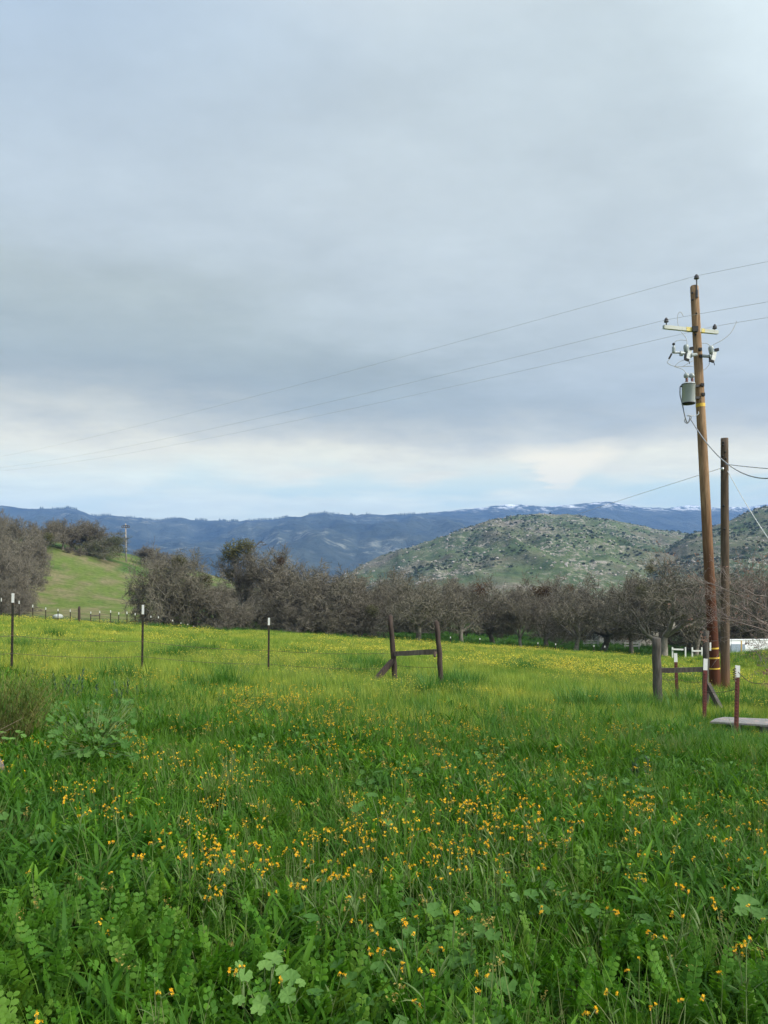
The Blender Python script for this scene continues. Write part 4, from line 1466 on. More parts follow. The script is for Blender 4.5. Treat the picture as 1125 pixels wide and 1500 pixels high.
    # jumper leads belong to the pole
    def lead(pts, rad=.011, depth=Yp - .3, mat='wire'):
        P = [at(x, y, depth) for x, y in pts]
        Q = []
        for i in range(len(P) - 1):
            p0 = P[max(i - 1, 0)]; p1 = P[i]; p2 = P[i + 1]; p3 = P[min(i + 2, len(P) - 1)]
            for k in range(6):
                t = k / 6
                Q.append(.5 * ((2 * p1) + (p2 - p0) * t + (2 * p0 - 5 * p1 + 4 * p2 - p3) * t * t + (3 * p1 - p0 - 3 * p2 + p3) * t ** 3))
        Q.append(P[-1])
        m = MB(); m.tube(Q, rad, 5); m.build('jumper_lead', M[mat], o, True)
    lead([(1001, 463), (997, 457), (993, 461), (993, 474), (998, 486), (1005, 495), (1006.5, 504)])
    lead([(1079, 470), (1078, 474), (1070, 488), (1058, 498), (1045, 505), (1041, 509)], depth=Yp - .2)
    lead([(987, 503), (990, 500), (997, 498), (1006, 498.5)])
    lead([(1028, 503), (1035, 503), (1041, 507)])
    lead([(981, 526), (977.5, 531), (985, 535.5), (996, 537), (1016, 536)])
    lead([(988, 537), (1000, 541), (1005, 547)])
    lead([(989, 536), (994, 531), (1003, 527), (1005, 529)])
    lead([(1001, 536.5), (1010, 531), (1016, 528)])
    lead([(1038, 535), (1034, 540), (1030, 542)])
    lead([(1039, 528), (1039, 533), (1038, 535)])
    lead([(996.5, 566), (996.3, 578), (1000, 594), (1004, 612), (1007.5, 619.5), (1011, 612)], .02, mat='cable')
    lead([(1004, 612), (1003, 617), (1007, 620), (1013, 611), (1006, 609)], .014, mat='cable')
    lead([(1008, 608), (1014, 609), (1021, 608), (1023.5, 605), (1022.5, 603)], .014, mat='guy')


utility_pole()


def old_pole():
    Y = 24.0
    b = drop(1062, Y)
    o = thing('old_pole', 'shorter weathered grey brown pole without arms beside the utility pole', 'pole', b)
    top, bot = at(1061.3, 642, Y), at(1062.5, 1022, Y)
    mb = MB(); pts = []; rad = []
    for i in range(20):
        t = i / 19
        pts.append(bot.lerp(top, t)); rad.append(.142 + (.112 - .142) * t)
    mb.tube(pts, rad, 14)
    mb.build('shaft', M['pole_old'], o, True)
    for bx, by in ((1059.5, 648), (1059, 652), (1062, 662), (1063, 672), (1059, 686), (1060, 741), (1061, 775), (1058.5, 668)):
        m = MB(); m.lathe(at(bx, by, Y - .1), [(.03, -.03), (.03, .025), (.014, .04)], 8, V((0, -1, 0))); m.build('bolt', M['black'], o)
    m = MB(); m.lathe(at(1058.3, 687, Y - .13), [(.03, -.04), (.045, 0), (.03, .05)], 8); m.build('clevis', M['galv'], o)


old_pole()


def span(label, a, b, mid, rad, mat, cat='power line', group=None, name='power_line', seg=28, ext=None):
    """a hanging wire from (px,py,Y) to (px,py,Y); its sag makes it pass the photo point mid"""
    A, B = at(*a), at(*b)
    u = (mid[0] - CX) / F
    s = (A.x - u * A.y) / ((A.x - u * A.y) - (B.x - u * B.y))
    q = A.lerp(B, s); z = EYE + (HZ - mid[1]) / F * q.y
    sag = (q.z - z) / (s * (1 - s))
    P = []
    for i in range(seg + 1):
        t = i / seg
        P.append(A.lerp(B, t) - V((0, 0, sag * t * (1 - t))))
    mb = MB(); mb.tube(P, [rad] * len(P), 5)
    me = mb.mesh(name, mat, A); ob = obj(name, me); ob.location = A
    return tag(ob, label, cat, group)


GL = 'high conductors strung across the sky'
span('highest conductor sweeping from the pole top to the left', (1020.3, 404, Yp - .14), (-60, 679, 112), (600, 520), .0052, M['wire'], group=GL)
span('middle conductor sweeping from the left end of the crossarm', (976, 468.5, 24.58), (-60, 690, 112), (562, 570), .0052, M['wire'], group=GL)
span('lowest conductor sweeping left from the right end of the crossarm', (1047, 478, 25.1), (-60, 693, 112), (562, 588.5), .0052, M['wire'], group=GL)
span('highest conductor leaving the pole top to the right', (1020.3, 404, Yp - .14), (1210, 366, 21.4), (1125, 383), .0052, M['wire'], group=GL)
span('middle conductor leaving the crossarm to the right', (976, 468.5, 24.58), (1210, 427, 21.0), (1125, 442), .0052, M['wire'], group=GL)
span('lowest conductor leaving the crossarm to the right', (1047, 478, 25.1), (1210, 452, 21.4), (1125, 465), .0052, M['wire'], group=GL)
GCab = 'service cables near the old pole'
span('thick service cable drooping from the transformer past the old pole', (1010, 611, Yp - .32), (1180, 683, 19), (1066, 680), .017, M['cable'], 'cable', GCab, 'service_cable')
span('straighter second cable running right from the old pole', (1063, 680, 23.85), (1180, 690, 19.5), (1125, 686.5), .012, M['cable'], 'cable', GCab, 'service_cable')
span('thin cable running down left from the old pole towards the valley', (1056, 686, 23.9), (700, 812, 190), (905, 734), .008, M['wire'], 'cable', GCab, 'service_cable')
span('pale slanting guy wire from the old pole to the right edge', (1066, 690, 23.9), (1190, 868, 21.5), (1125, 788), .012, M['guy'], 'guy wire', None, 'guy_wire')


def far_pole():
    Y = 196.0; b = drop(185, Y)
    o = thing('utility_pole', 'distant pale power pole with two short arms on the green hill crest', 'utility pole', b)
    m = MB(); m.tube([b - V((0, 0, .5)), at(184, 767, Y)], [.2, .14], 8); m.build('shaft', m_plain('pale_pole', (.3, .27, .24), .9), o, True)
    for py, w in ((772.5, 6), (770, 4.5)):
        m = MB(); m.beam(at(184 - w, py, Y - .2), at(184 + w, py, Y - .2), .16, .18); m.build('crossarm', M['post_grey'], o)
    for px in (178.5, 181, 187, 189.5):
        m = MB(); m.lathe(at(px, 772, Y - .2), [(.06, 0), (.1, .1), (.08, .3)], 8); m.build('insulator', M['porcelain_dark'], o, True)


far_pole()


# ------------------------------------------------------------------ slab bench on the right
def slab():
    top_z = EYE - 196.0 / F * 13.2
    def on(px, py):
        Y = (EYE - top_z) * F / (py - HZ)
        return V(((px - CX) / F * Y, Y, top_z))
    nl, fl, fr, nr = on(1040, 1056.5), on(1060, 1050), on(1230, 1057), on(1230, 1067)
    o = thing('slab_bench', 'grey speckled slab bench on low dark supports behind the tall red post', 'bench', V((nl.x + .6, nl.y + .3, g(nl.x + .6, nl.y + .3))))
    m = MB()
    ring = [nl, nl.lerp(nr, .5), nr, fr, fl.lerp(fr, .4), fl, fl.lerp(nl, .5) + V((-.02, .05, 0))]
    th = V((0, 0, .035))
    n = len(ring)
    c = sum(ring, V()) / n
    inner = [p + (c - p).normalized() * .012 for p in ring]
    vs = [p for p in inner] + [p - V((0, 0, .01)) for p in ring] + [p - th for p in ring]
    fs = [tuple(range(n))] + [(k, n + k, n + (k + 1) % n, (k + 1) % n) for k in range(n)] + [(n + k, 2 * n + k, 2 * n + (k + 1) % n, n + (k + 1) % n) for k in range(n)] + [tuple(reversed(range(2 * n, 3 * n)))]
    m.add(vs, fs)
    t = NT('speckled_slab'); oc = t.objco()
    f = t.noise(oc, 40, 5, .7); f2 = t.noise(oc, 7, 4)
    col = t.mix(t.rng(f, .35, .65), (.12, .118, .115), (.25, .24, .235)); col = t.mix(t.math('MULTIPLY', t.rng(f2, .5, .7), .6), col, (.4, .28, .25))
    m.build('slab_top', t.done(t.principled(col, .85, .2, bump=f, bump_d=.004)), o)
    for px, py in ((1075, 1058), (1118, 1060)):
        p = on(px, py)
        gz = g(p.x, p.y)
        m = MB(); m.box(V((p.x, p.y, (gz - .1 + top_z - .038) / 2)), .16, .2, top_z - .038 - gz + .1); m.box(V((p.x, p.y, gz + .05)), .22, .26, .14)
        m.build('support', M['black'], o)  # coloured black to stand in for the shade under the slab


slab()


# ------------------------------------------------------------------ houses and white walls behind the trees
def house(px, Y, w, d, h, rh, label, wallc, roofc, yaw=.15):
    b = drop(px, Y)
    o = thing('house', label, 'house', b)
    rot = Matrix.Rotation(yaw, 3, 'Z')
    wm = m_plain('house_wall', wallc, .8, .2, 0, .08, 3); rm = m_plain('house_roof', roofc, .85, .2, 0, .15, 2)
    gl = m_plain('window_glass', (.05, .06, .07), .15, .6)
    fr = m_plain('window_frame', (.75, .74, .7), .6)
    m = MB(); m.box(b + V((0, 0, h / 2 - .4)), w, d, h + .8, rot); wl = m.build('wall', wm, o)
    m = MB()
    ov = .45
    P = [(-w / 2 - ov, -d / 2 - ov, h - .1), (w / 2 + ov, -d / 2 - ov, h - .1), (w / 2 + ov, 0, h + rh), (-w / 2 - ov, 0, h + rh), (w / 2 + ov, d / 2 + ov, h - .1), (-w / 2 - ov, d / 2 + ov, h - .1)]
    P = P + [(x, y, z - .14) for x, y, z in P]
    P = [b + rot @ V(p) for p in P]
    m.add(P, [(0, 1, 2, 3), (3, 2, 4, 5), (6, 9, 8, 7), (9, 11, 10, 8), (0, 6, 7, 1), (5, 4, 10, 11), (1, 7, 8, 2), (2, 8, 10, 4), (0, 3, 9, 6), (3, 5, 11, 9)])
    rf = m.build('roof', rm, o)
    m = MB(); m.box(b + rot @ V((w * .2, d * .1, h + rh)), .7, .6, 1.3, rot); m.build('chimney', m_plain('brick', (.3, .14, .1), .9), rf)
    g1 = MB(); g1.add([b + rot @ V(q) for q in ((-w / 2, -d / 2, h - .1), (-w / 2, d / 2, h - .1), (-w / 2, 0, h + rh - .15), (w / 2, -d / 2, h - .1), (w / 2, d / 2, h - .1), (w / 2, 0, h + rh - .15))], [(0, 2, 1), (3, 4, 5)])
    g1.build('gable', wm, o)
    n = max(3, int(w / 3))
    for i in range(n):
        x = -w / 2 + w * (i + .5) / n
        if i == n // 2:
            m = MB(); m.box(b + rot @ V((x, -d / 2 - .03, 1.0)), .95, .06, 2.05, rot); dr = m.build('door', m_plain('door_paint', (.28, .09, .07), .6), o)
            m = MB(); m.box(b + rot @ V((x + .35, -d / 2 - .08, 1.0)), .06, .05, .1, rot); m.build('handle', M['galv'], dr)
        else:
            m = MB(); m.box(b + rot @ V((x, -d / 2 - .03, 1.45)), 1.5, .07, 1.2, rot); wn = m.build('window', fr, o)
            m = MB(); m.box(b + rot @ V((x - .36, -d / 2 - .075, 1.45)), .64, .03, 1.02, rot); m.box(b + rot @ V((x + .36, -d / 2 - .075, 1.45)), .64, .03, 1.02, rot); m.build('pane', gl, wn)


house(903, 118, 10, 7, 2.7, 2.0, 'pale house with a beige roof glimpsed through the right hand oaks', (.42, .4, .36), (.3, .27, .22), .25)
house(572, 125, 7, 5, 2.3, 1.1, 'small cream house glimpsed behind the left post of the wooden brace', (.38, .34, .3), (.25, .22, .2), -.2)


def garden_wall():
    Y = 62.0
    b = drop(1095, Y)
    o = thing('garden_wall', 'long low white wall behind the grassy mound at the frame edge', 'wall', b)
    wm = m_paint('white_wall_paint', (.78, .79, .8), (.62, .64, .66), .15)
    A, B = at(1067, 938, Y), at(1190, 937, Y + 3)
    m = MB(); zb = b.z - .8
    m.add([V((A.x, A.y, zb)), V((B.x, B.y, zb)), V(B), V(A), V((A.x, A.y + .25, zb)), V((B.x, B.y + .25, zb)), V((B.x, B.y + .25, B.z)), V((A.x, A.y + .25, A.z))],
          [(0, 1, 2, 3), (5, 4, 7, 6), (3, 2, 6, 7), (4, 0, 3, 7), (1, 5, 6, 2)])
    m.build('wall_panel', wm, o)
    m = MB(); m.beam(A + V((-.05, .12, .04)), B + V((.05, .12, .04)), .36, .07); m.build('coping', wm, o)
    m = MB(); m.box(V((A.x + .75, A.y - .05, (zb + A.z) / 2 - .1)), 1.1, .1, A.z - zb - .4); m.build('shadow_panel', m_paint('shadow_panel', (.3, .36, .44), (.45, .5, .55), .4), o)  # blue-grey sheet painted as the shadow on the wall's left end
    p = thing('wooden_post', 'thin yellowish post standing before the white wall', 'fence post', drop(1086, 60))
    m = MB(); m.tube([drop(1086, 60), at(1086, 939, 60)], [.06, .05], 8); m.build('shaft', m_wood('yellow_wood', (.3, .18, .05), (.5, .34, .12), 20), p, True)
    m = MB(); m.lathe(at(1086, 939, 60), [(.065, 0), (.05, .04)], 8); m.build('cap', M['yellow'], p)


garden_wall()


def white_rails():
    Y = 62.0
    wm = M['white_tip']
    for lab, posts, rails in (('short white rail fence seen past the thin red post', (985, 1004), ((984, 951, 1001, 951.5),)), ('second short white rail seen beside the leaning brace post', (1014, 1028), ((1013.5, 953.5, 1029, 953.5),))):
        b = drop(posts[0], Y)
        o = thing('white_rail_fence', lab, 'fence', b, 'white rails beyond the field')
        for px in posts:
            m = MB(); m.box((drop(px, Y) + at(px, 949, Y)) / 2, .1, .1, at(px, 949, Y).z - drop(px, Y).z + .1); m.build('post', wm, o)
        for x0, y0, x1, y1 in rails:
            m = MB(); m.beam(at(x0, y0, Y - .12), at(x1, y1, Y - .12), .05, .12); m.build('rail', wm, o)
    # white parked-up panels glimpsed beneath the oaks
    for px, lab in ((866, 'low white board fence glimpsed under the oaks left of the house'), (926, 'low white board fence glimpsed under the oaks right of the house')):
        Y2 = 100.0
        o = thing('board_fence', lab, 'fence', drop(px, Y2), 'white boards under the oaks')
        for k in range(3):
            q = px - 10 + k * 10
            m = MB(); m.box((drop(q, Y2) + at(q, 936, Y2)) / 2, .14, .14, at(q, 936, Y2).z - drop(q, Y2).z); m.build('post', M['pale_board'], o)
        for py in (938.5, 942, 946):
            m = MB(); m.beam(at(px - 12, py, Y2 - .1), at(px + 12, py, Y2 - .1), .04, .2); m.build('board', M['pale_board'], o)


white_rails()


# ------------------------------------------------------------------ sapling reaching in from the right
def sapling():
    r = random.Random(19)
    Y = 9.2
    b = drop(1178, Y)
    o = thing('bare_sapling', 'bare reddish sapling reaching in from the frame edge across both poles', 'sapling', b)
    wood = MB(); leaf = MB(); bud = MB()
    bark = m_plain('sapling_bark', (.19, .155, .135), .8, .2, 0, .35, 20)

    def twig(p, d, L, rad, lev):
        n = 5 if lev < 2 else 3
        pts = [p.copy()]; rads = [rad]
        for i in range(n):
            d = (d + rand_unit(r) * .22 + V((0, 0, .03))).normalized()
            p = p + d * (L / n); pts.append(p.copy()); rads.append(rad * (1 - .75 * (i + 1) / n))
        wood.tube(pts, rads, 6 if lev < 2 else 4, False)
        if lev >= 2:
            for i in range(1, n + 1):
                bud.lathe(pts[i], [(.0015, 0), (.0034, .004), (.001, .009)], 5, rand_unit(r))
        if lev >= 2 and r.random() < .07:
            for k in range(r.randint(1, 4)):
                a = rand_unit(r); c = a.orthogonal().normalized(); s = r.uniform(.012, .024); q = pts[-1] + rand_unit(r) * .02
                leaf.add([q, q + a * s + c * s * .5, q + a * s * 2, q + a * s - c * s * .5], [(0, 1, 2, 3)])
        if lev < 3:
            for k in range((5, 5, 3)[lev]):
                t = .3 + .7 * (k + r.random()) / (5, 5, 3)[lev]
                i0 = min(int(t * n), n - 1)
                q = pts[i0].lerp(pts[i0 + 1], t * n - i0)
                nd = (d * .8 + rand_unit(r) * .75 + V((0, 0, .12))).normalized()
                twig(q, nd, L * r.uniform(.38, .6), max(.0022, rads[i0] * .55), lev + 1)
    trunk = [b - V((0, 0, .2)), b.lerp(at(1172, 960, Y), .6), at(1165, 920, Y), at(1158, 870, Y)]
    wood.tube(trunk, [.05, .045, .035, .02], 10)
    for (sx, sy, tx, ty, dy, rr) in ((1165, 935, 1060, 885, .1, .013), (1165, 925, 1035, 925, -.2, .011), (1160, 905, 1005, 862, .3, .012), (1158, 880, 1050, 850, -.3, .01), (1165, 915, 1090, 868, .4, .011),
                                     (1165, 945, 1075, 902, -.3, .013), (1160, 890, 1100, 835, .1, .009), (1168, 955, 1100, 925, 0, .01), (1165, 930, 1045, 905, .5, .011), (1165, 950, 1105, 945, -.1, .008), (1168, 985, 1118, 985, -.1, .008)):
        A = at(sx, sy, Y); B = at(tx, ty, Y + dy)
        twig(A, (B - A).normalized(), (B - A).length * .95, rr, 0)
    # clusters of withered leaves
    for cx, cy, n, sp in ((1034, 936, 26, 4), (1028, 930, 10, 3), (1064, 908, 10, 5), (1085, 905, 10, 5), (1116, 880, 8, 6), (1122, 985, 34, 5), (1122, 1002, 16, 4), (1040, 888, 6, 4), (1118, 905, 9, 5)):
        for k in range(n):
            q = at(cx + r.gauss(0, sp * .6), cy + r.gauss(0, sp * .7), Y + r.gauss(0, .05))
            a = rand_unit(r); c = a.orthogonal().normalized(); s = r.uniform(.01, .02)
            leaf.add([q, q + a * s + c * s * .6, q + a * s * 2, q + a * s - c * s * .6], [(0, 1, 2, 3)])
    wood.build('branches', bark, o, True)
    bud.build('buds', m_plain('bud_skin', (.2, .13, .11), .6), o)
    leaf.build('withered_leaves', m_leaf('withered_leaf', (.12, .06, .045), (.25, .15, .11), trans=.2, rough=.7), o)


sapling()


# ------------------------------------------------------------------ shrub and leafy plants of the foreground
def dry_shrub():
    r = random.Random(23)
    b = hit(10, 1112)
    o = thing('shrub', 'yellowing dry shrub with drooping stalks at the frame edge', 'shrub', b)
    st = MB(); lf = MB(); vi = MB()
    for i in range(320):
        a = r.uniform(0, 6.28); q = .36 * math.sqrt(r.random())
        base = b + V((q * math.cos(a) - .12, q * math.sin(a), 0))
        H = r.uniform(.55, 1.12) * (1 - .5 * q)
        yaw = a + r.gauss(0, .8); lean = r.uniform(.0, .3); curl = r.uniform(.1, 1.0)
        d = V((math.cos(yaw), math.sin(yaw), 0)); p = base.copy(); ang = lean; pts = [p.copy()]
        for k in range(7):
            p = p + (d * math.sin(ang) + V((0, 0, 1)) * math.cos(ang)) * (H / 7); ang += curl / 7
            pts.append(p.copy())
            if k > 2:
                for _ in range(3):
                    blade(lf, p, r.uniform(0, 6.28), r.uniform(.04, .09), r.uniform(.006, .013), r.uniform(.2, 1.1), r.uniform(.2, 1), 2, True, 0, r)
        st.tube(pts, [.004, .0036, .0033, .003, .0026, .0022, .0018, .0012], 4, False)
    for i in range(7):                               # trailing dead vines over the hollow
        p0 = b + V((r.uniform(-.2, .3), -.3 + r.uniform(-.05, .2), r.uniform(.3, .5))); p2 = b + V((r.uniform(-.1, .55), -.55, r.uniform(.02, .15)))
        mid = (p0 + p2) / 2 + V((0, -.1, .12))
        vi.tube([p0, mid, p2], [.003, .0035, .0025], 4, False)
    st.build('stalks', M['dry'], o); lf.build('leaves', M['dryleaf'], o); vi.build('dead_vines', m_plain('dead_vine', (.1, .08, .05), .8), o)


dry_shrub()


def mallow(label, leaves, mat, seed):
    r = random.Random(seed)
    P = []
    for px, py, rad in leaves:
        q = hit(px, py, r.uniform(.26, .5) if len(leaves) > 30 else .34); P.append((q, rad))
    c = sum((q for q, _ in P), V()) / len(P)
    b = V((c.x, c.y + .02, g(c.x, c.y)))
    o = thing('mallow_plant', label, 'plant', b, 'mallow plants in the grass')
    lf = MB(); st = MB()
    for q, rad in P:
        view = (V((0, 0, EYE)) - q).normalized()
        n = (V((0, 0, 1)) * 1.0 + view * .45 + rand_unit(r) * (.8 if len(leaves) > 30 else .4)).normalized()
        rad *= .62; round_leaf(lf, q, rad, n, r)
        root = b + V((r.gauss(0, .02), r.gauss(0, .02), 0))
        st.tube([root, root.lerp(q, .5) + V((0, 0, .05)), q - n * rad * .1], [.004, .003, .0022], 5, False)
    lf.build('leaves', M[mat], o, True); st.build('stalks', M['stemg'], o)


mallow('pale green mallow with a cluster of round leaves at the bottom edge', [(400, 1405, .06), (388, 1415, .045), (416, 1423, .05), (425, 1433, .055), (358, 1428, .048), (350, 1412, .025), (422, 1458, .05), (382, 1468, .045), (378, 1480, .04), (350, 1466, .035), (406, 1397, .035), (440, 1440, .03)], 'mallow', 1)
mallow('large dull mallow leaf plant at the right edge of the grass', [(1097, 1325, .1), (1118, 1340, .07), (1085, 1335, .05), (1102, 1272, .06), (1115, 1265, .05)], 'mallow_dull', 2)
mallow('dull round leaved plant in the centre of the foreground', [(545, 1165, .07), (568, 1205, .06), (530, 1178, .05), (580, 1170, .045), (520, 1185, .05), (600, 1172, .04)], 'mallow_dull', 3)
mallow('bright round leaves poking out of the hollow under the dry shrub', [(28, 1072, .06), (18, 1082, .05), (3, 1073, .06), (8, 1082, .06), (34, 1078, .045)], 'mallow', 4)
r0 = random.Random(9)
mallow('bushy mallow spreading right of the dry shrub', [(60 + r0.uniform(0, 140), 1025 + r0.uniform(0, 85), r0.uniform(.03, .065)) for _ in range(190)], 'mallow_dull', 5)


def leafy(label, px, py, H, n, seed, sp=.12):
    r = random.Random(seed)
    b = hit(px, py)
    o = thing('leafy_plant', label, 'plant', b, 'blue green leafy plants')
    st = MB(); lf = MB()
    for i in range(n):
        base = b + V((r.gauss(0, sp), r.gauss(0, sp), 0)); L = H * r.uniform(.6, 1.05)
        d = V((r.gauss(0, .22), r.gauss(0, .22), 1)).normalized()
        st.tube([base, base + d * L], [.006, .003], 5, False)
        for k in range(26):
            t = .15 + .85 * k / 26
            blade(lf, base + d * (L * t), r.uniform(0, 6.28), r.uniform(.05, .1) * (1.1 - .4 * t), r.uniform(.014, .022), r.uniform(.3, .8), r.uniform(.1, .6), 3, True, .1, r)
    st.build('stems', M['stemg'], o); lf.build('leaves', M['olive'], o)


leafy('tall blue green plant with an orange bloom above it, beside the dry shrub', 95, 1046, .68, 7, 1)
leafy('lower blue green plant next to the bushy mallow', 140, 1052, .5, 9, 2, .2)
leafy('dark leafy spike rising from the lighter grass', 188, 1040, .55, 4, 3, .12)
leafy('dark upright weed in the open grass right of centre', 930, 1165, .36, 5, 4, .07)
leafy('small blue green weed near the mid foreground patch', 480, 1120, .3, 7, 5, .2)

# ------------------------------------------------------------------ sky, sun, air
SUN_EL, SUN_AZ = R(34), R(118)       # azimuth clockwise from the view direction: behind the right shoulder
HAZE_DENS = 1.25e-4


def make_world():
    w = bpy.data.worlds.new('World'); S.world = w; w.use_nodes = True
    nt = w.node_tree; nt.nodes.clear()
    t = NT.__new__(NT); t.t = nt; t.n = nt.nodes; t.mat = None
    out = t.node('ShaderNodeOutputWorld'); bg = t.node('ShaderNodeBackground')
    tc = t.node('ShaderNodeTexCoord').outputs['Generated']
    sep = t.node('ShaderNodeSeparateXYZ'); t.link(tc, sep.inputs[0])
    x, y, z = sep.outputs
    hyp = t.math('SQRT', t.math('ADD', t.math('MULTIPLY', x, x), t.math('MULTIPLY', y, y)))
    e = t.math('DIVIDE', z, t.math('MAXIMUM', hyp, .02))
    az = t.node('ShaderNodeMath', operation='ARCTAN2'); t.link(x, az.inputs[0]); t.link(y, az.inputs[1]); az = az.outputs[0]
    # cloud deck coordinates: where each direction meets a flat layer
    zz = t.math('ADD', t.math('MAXIMUM', z, 0.0), .09)
    cx_ = t.math('DIVIDE', x, zz); cy_ = t.math('DIVIDE', y, zz)
    cmb = t.node('ShaderNodeCombineXYZ'); t.link(cx_, cmb.inputs[0]); t.link(cy_, cmb.inputs[1])
    deck = cmb.outputs[0]
    n1 = t.noise(t.scaled(deck, .28, .55, 1), 1.0, 5, .5)
    n2 = t.noise(t.scaled(deck, .9, 1.05, 1), 1.5, 8, .6)
    n3 = t.noise(t.scaled(deck, .2, 1.0, 1), .8, 4, .5)
    warp = t.math('ADD', t.math('MULTIPLY', t.math('SUBTRACT', n1, .5), .16), t.math('MULTIPLY', t.math('SUBTRACT', n2, .5), .14))
    warp = t.math('MULTIPLY', warp, t.rng(e, .08, .45, .35, 1.0))
    sk = t.noise(t.scaled(tc, 3.2, 3.2, 9), 1.5, 8, .62)
    warp = t.math('ADD', warp, t.math('MULTIPLY', t.math('SUBTRACT', sk, .5), .085))
    ee = t.math('ADD', t.math('ADD', e, warp), t.math('MULTIPLY', az, .02))
    ramp = t.node('ShaderNodeValToRGB'); cr = ramp.color_ramp
    cr.interpolation = 'B_SPLINE'
    stops = SKY
    EM = 1.6
    while len(cr.elements) < len(stops): cr.elements.new(.5)
    for k, (ev, c) in enumerate(stops):
        cr.elements[k].position = min(1, ev / EM); cr.elements[k].color = (*c, 1)
    t.link(t.math('DIVIDE', ee, EM, True), ramp.inputs[0])
    col = ramp.outputs[0]
    # the darker slab of cloud: its upper edge slants down to the right, where the veil grows thin and pale
    etop = t.math('SUBTRACT', t.math('SUBTRACT', .345, t.math('MULTIPLY', az, .2)), t.math('MULTIPLY', t.math('SUBTRACT', n1, .5), .12))
    up = t.math('MULTIPLY', t.rng(t.math('SUBTRACT', ee, etop), -.07, .06), t.rng(e, .7, .5))
    col = t.mix(t.math('MULTIPLY', up, .75), col, SKY_RIGHT)
    rightf = t.math('MULTIPLY', t.rng(t.math('ADD', az, t.math('MULTIPLY', t.math('SUBTRACT', n2, .5), .5)), .0, .46), t.math('MULTIPLY', t.rng(e, .17, .25), t.rng(e, .5, .35)))
    col = t.mix(t.math('MULTIPLY', rightf, .85), col, SKY_RIGHT)
    ul = t.math('MULTIPLY', t.rng(t.math('ADD', az, t.math('MULTIPLY', t.math('SUBTRACT', n1, .5), .5)), .0, -.5), t.rng(e, .38, .75))
    col = t.mix(t.math('MULTIPLY', ul, .75), col, SKY_BLUE)
    ur = t.math('MULTIPLY', t.rng(az, -.05, .45), t.rng(e, .4, .7))
    col = t.mix(t.math('MULTIPLY', ur, .5), col, SKY_UR)
    # streaks
    n4 = t.noise(t.scaled(deck, 1, 1.25, 1), 3.4, 8, .64)
    stv = t.math('MULTIPLY', t.rng(n2, .3, .7, .945, 1.055), t.rng(n4, .3, .7, .94, 1.06)); st3 = t.rng(n3, .3, .7, .94, 1.06)
    stc = t.node('ShaderNodeCombineXYZ'); sv = t.math('MULTIPLY', stv, st3)
    for i in range(3): t.link(sv, stc.inputs[i])
    col = t.mix(1.0, col, stc.outputs[0], 'MULTIPLY')
    # low bright gap: thin blue breaks and one cream-lit cloud
    low = t.math('MULTIPLY', t.rng(e, .07, .1), t.rng(e, .17, .12))
    lb = t.noise(t.scaled(tc, 5, 5, 26), 1.0, 5, .55)
    col = t.mix(t.math('MULTIPLY', low, t.rng(lb, .46, .62, 0, .85)), col, SKY_GAP)
    da = t.math('SUBTRACT', az, .23); de = t.math('ADD', t.math('SUBTRACT', e, .152), t.math('MULTIPLY', t.math('SUBTRACT', n4, .5), .03))
    wid = t.math('ADD', .012, t.math('MULTIPLY', t.math('MAXIMUM', t.math('ADD', de, .028), 0.0), 1.1))
    wob = t.math('ADD', t.math('MULTIPLY', t.math('SUBTRACT', lb, .5), .06), t.math('MULTIPLY', t.math('SUBTRACT', n4, .5), .07))
    tri = t.math('MULTIPLY', t.rng(t.math('DIVIDE', t.math('ABSOLUTE', t.math('ADD', da, wob)), wid), 1.25, .6), t.math('MULTIPLY', t.rng(de, -.034, -.018), t.rng(de, .034, .014)))
    col = t.mix(t.math('MULTIPLY', tri, .8), col, SKY_CREAM)
    # sky glow added round the veiled sun, out of view, to light the field
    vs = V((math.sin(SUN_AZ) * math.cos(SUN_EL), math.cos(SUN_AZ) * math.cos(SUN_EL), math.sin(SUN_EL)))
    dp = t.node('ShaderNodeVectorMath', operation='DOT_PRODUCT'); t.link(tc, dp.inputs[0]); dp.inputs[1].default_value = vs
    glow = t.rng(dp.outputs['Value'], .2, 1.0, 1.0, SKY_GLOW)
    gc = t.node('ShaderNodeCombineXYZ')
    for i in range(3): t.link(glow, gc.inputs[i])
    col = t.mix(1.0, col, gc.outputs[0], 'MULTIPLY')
    sky = t.node('ShaderNodeTexSky', sky_type='NISHITA', sun_disc=False, sun_elevation=SUN_EL, sun_rotation=SUN_AZ)
    sc = t.mix(1.0, sky.outputs[0], (.09, .09, .09), 'MULTIPLY')
    # thin overcast: a little of the clear sky shows through everywhere
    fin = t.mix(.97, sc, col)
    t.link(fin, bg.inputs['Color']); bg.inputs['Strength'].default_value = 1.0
    t.link(bg.outputs[0], out.inputs['Surface'])


def L(c, k=1.0, d=(0, 0, 0)):
    return tuple(max(0, v * k + q) for v, q in zip(srgb(*c), d))


HK = (.955, .865, .64); BK = (.94, .88, .665); TK = (.86, .83, .74)


def K(c, k):
    return tuple(v * q for v, q in zip(srgb(*c), k))


def H(c, f):
    return K(c, tuple(q * f for q in HK))


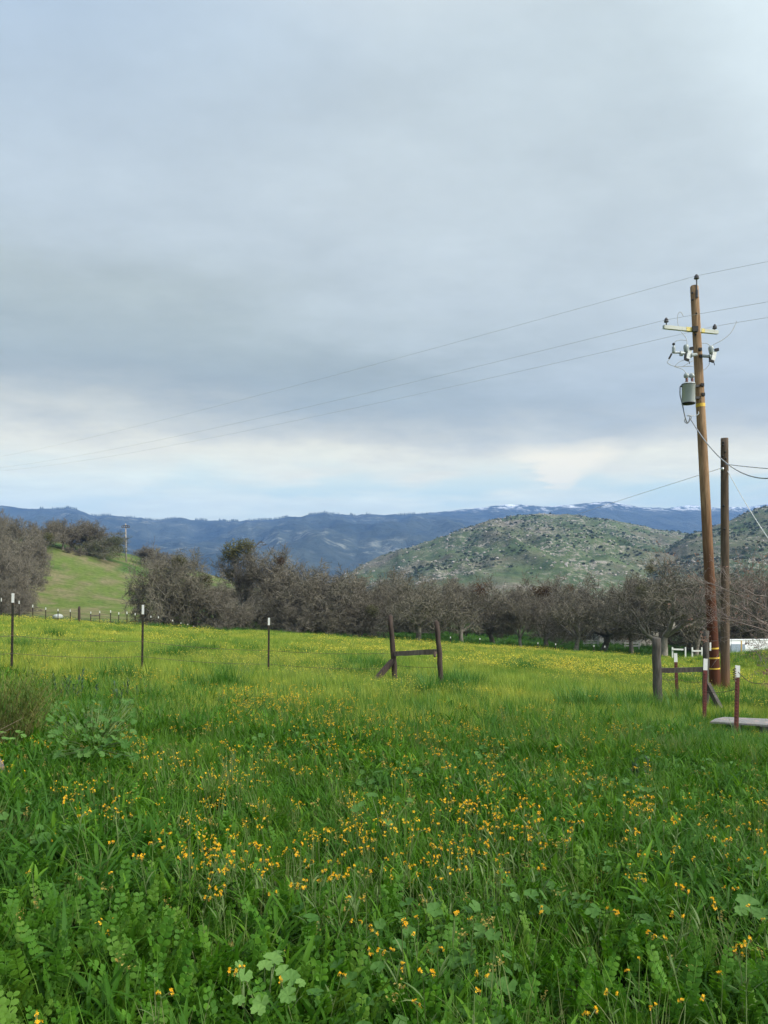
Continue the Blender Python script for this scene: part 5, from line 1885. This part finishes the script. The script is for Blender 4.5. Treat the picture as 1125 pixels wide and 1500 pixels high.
SKY = [(0.0, H((205, 220, 225), 1.5)), (.09, H((205, 222, 228), 1.4)), (.125, H((216, 228, 228), 1.35)), (.16, H((228, 230, 222), 1.25)), (.185, H((206, 212, 213), 1.15)), (.23, K((168, 179, 191), BK)), (.27, K((158, 172, 186), BK)),
       (.36, K((172, 185, 197), BK)), (.45, K((187, 200, 211), TK)), (.56, K((191, 205, 217), TK)), (.78, K((190, 206, 222), TK)), (1.1, K((232, 236, 240), TK)), (1.6, (1.7, 1.72, 1.75))]  # overhead sky, out of view, made brighter to light the field
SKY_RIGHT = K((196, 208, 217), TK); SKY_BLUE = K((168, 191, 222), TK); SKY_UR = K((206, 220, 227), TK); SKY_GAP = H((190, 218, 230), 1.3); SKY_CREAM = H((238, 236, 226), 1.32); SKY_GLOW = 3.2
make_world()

sun = bpy.data.lights.new('sun', 'SUN'); sun.energy = 3.2; sun.angle = R(14); sun.color = (1.0, .93, .83)
so = bpy.data.objects.new('sun', sun); COL.objects.link(so)
dv = V((math.sin(SUN_AZ) * math.cos(SUN_EL), math.cos(SUN_AZ) * math.cos(SUN_EL), math.sin(SUN_EL)))
so.rotation_euler = dv.to_track_quat('Z', 'Y').to_euler(); so.location = dv * 50


def make_haze():
    mb = MB(); top = 800.0; bot = -40.0
    mb.box(V((0, 0, (top + bot) / 2)), 14600, 14600, top - bot)
    t = NT('haze_air')
    v = t.node('ShaderNodeVolumePrincipled')
    v.inputs['Color'].default_value = (*HAZE_COL, 1); v.inputs['Density'].default_value = HAZE_DENS
    v.inputs['Anisotropy'].default_value = 0.0
    t.link(v.outputs[0], t.out.inputs['Volume'])
    o = mb.build('haze', t.mat)
    tag(o, 'thin blue haze filling the valley air', 'haze', kind='stuff')


HAZE_COL = (.235, .45, .93)
make_haze()

# ------------------------------------------------------------------ camera and render settings
cam = bpy.data.cameras.new('camera'); co = bpy.data.objects.new('camera', cam); COL.objects.link(co)
co.location = (0, 0, EYE); co.rotation_euler = (R(90), 0, 0)
cam.sensor_fit = 'VERTICAL'; cam.sensor_height = 36.0; cam.sensor_width = 27.0
cam.lens = 36.0 * F / 1500.0
cam.shift_y = (HZ - 750.0) / 1500.0
cam.clip_start = .05; cam.clip_end = 30000
S.camera = co
S.render.engine = 'CYCLES'
S.view_settings.view_transform = 'Standard'; S.view_settings.look = 'None'
S.view_settings.exposure = 0.5; S.view_settings.gamma = 1.0
c = S.cycles
c.max_bounces = 5; c.diffuse_bounces = 3; c.glossy_bounces = 2; c.transmission_bounces = 3; c.transparent_max_bounces = 6; c.volume_bounces = 0
c.sample_clamp_indirect = 6.0
c.use_adaptive_sampling = True; c.adaptive_threshold = .01
c.use_denoising = True
try:
    c.denoiser = 'OPENIMAGEDENOISE'; c.denoising_input_passes = 'RGB_ALBEDO_NORMAL'
except Exception:
    pass
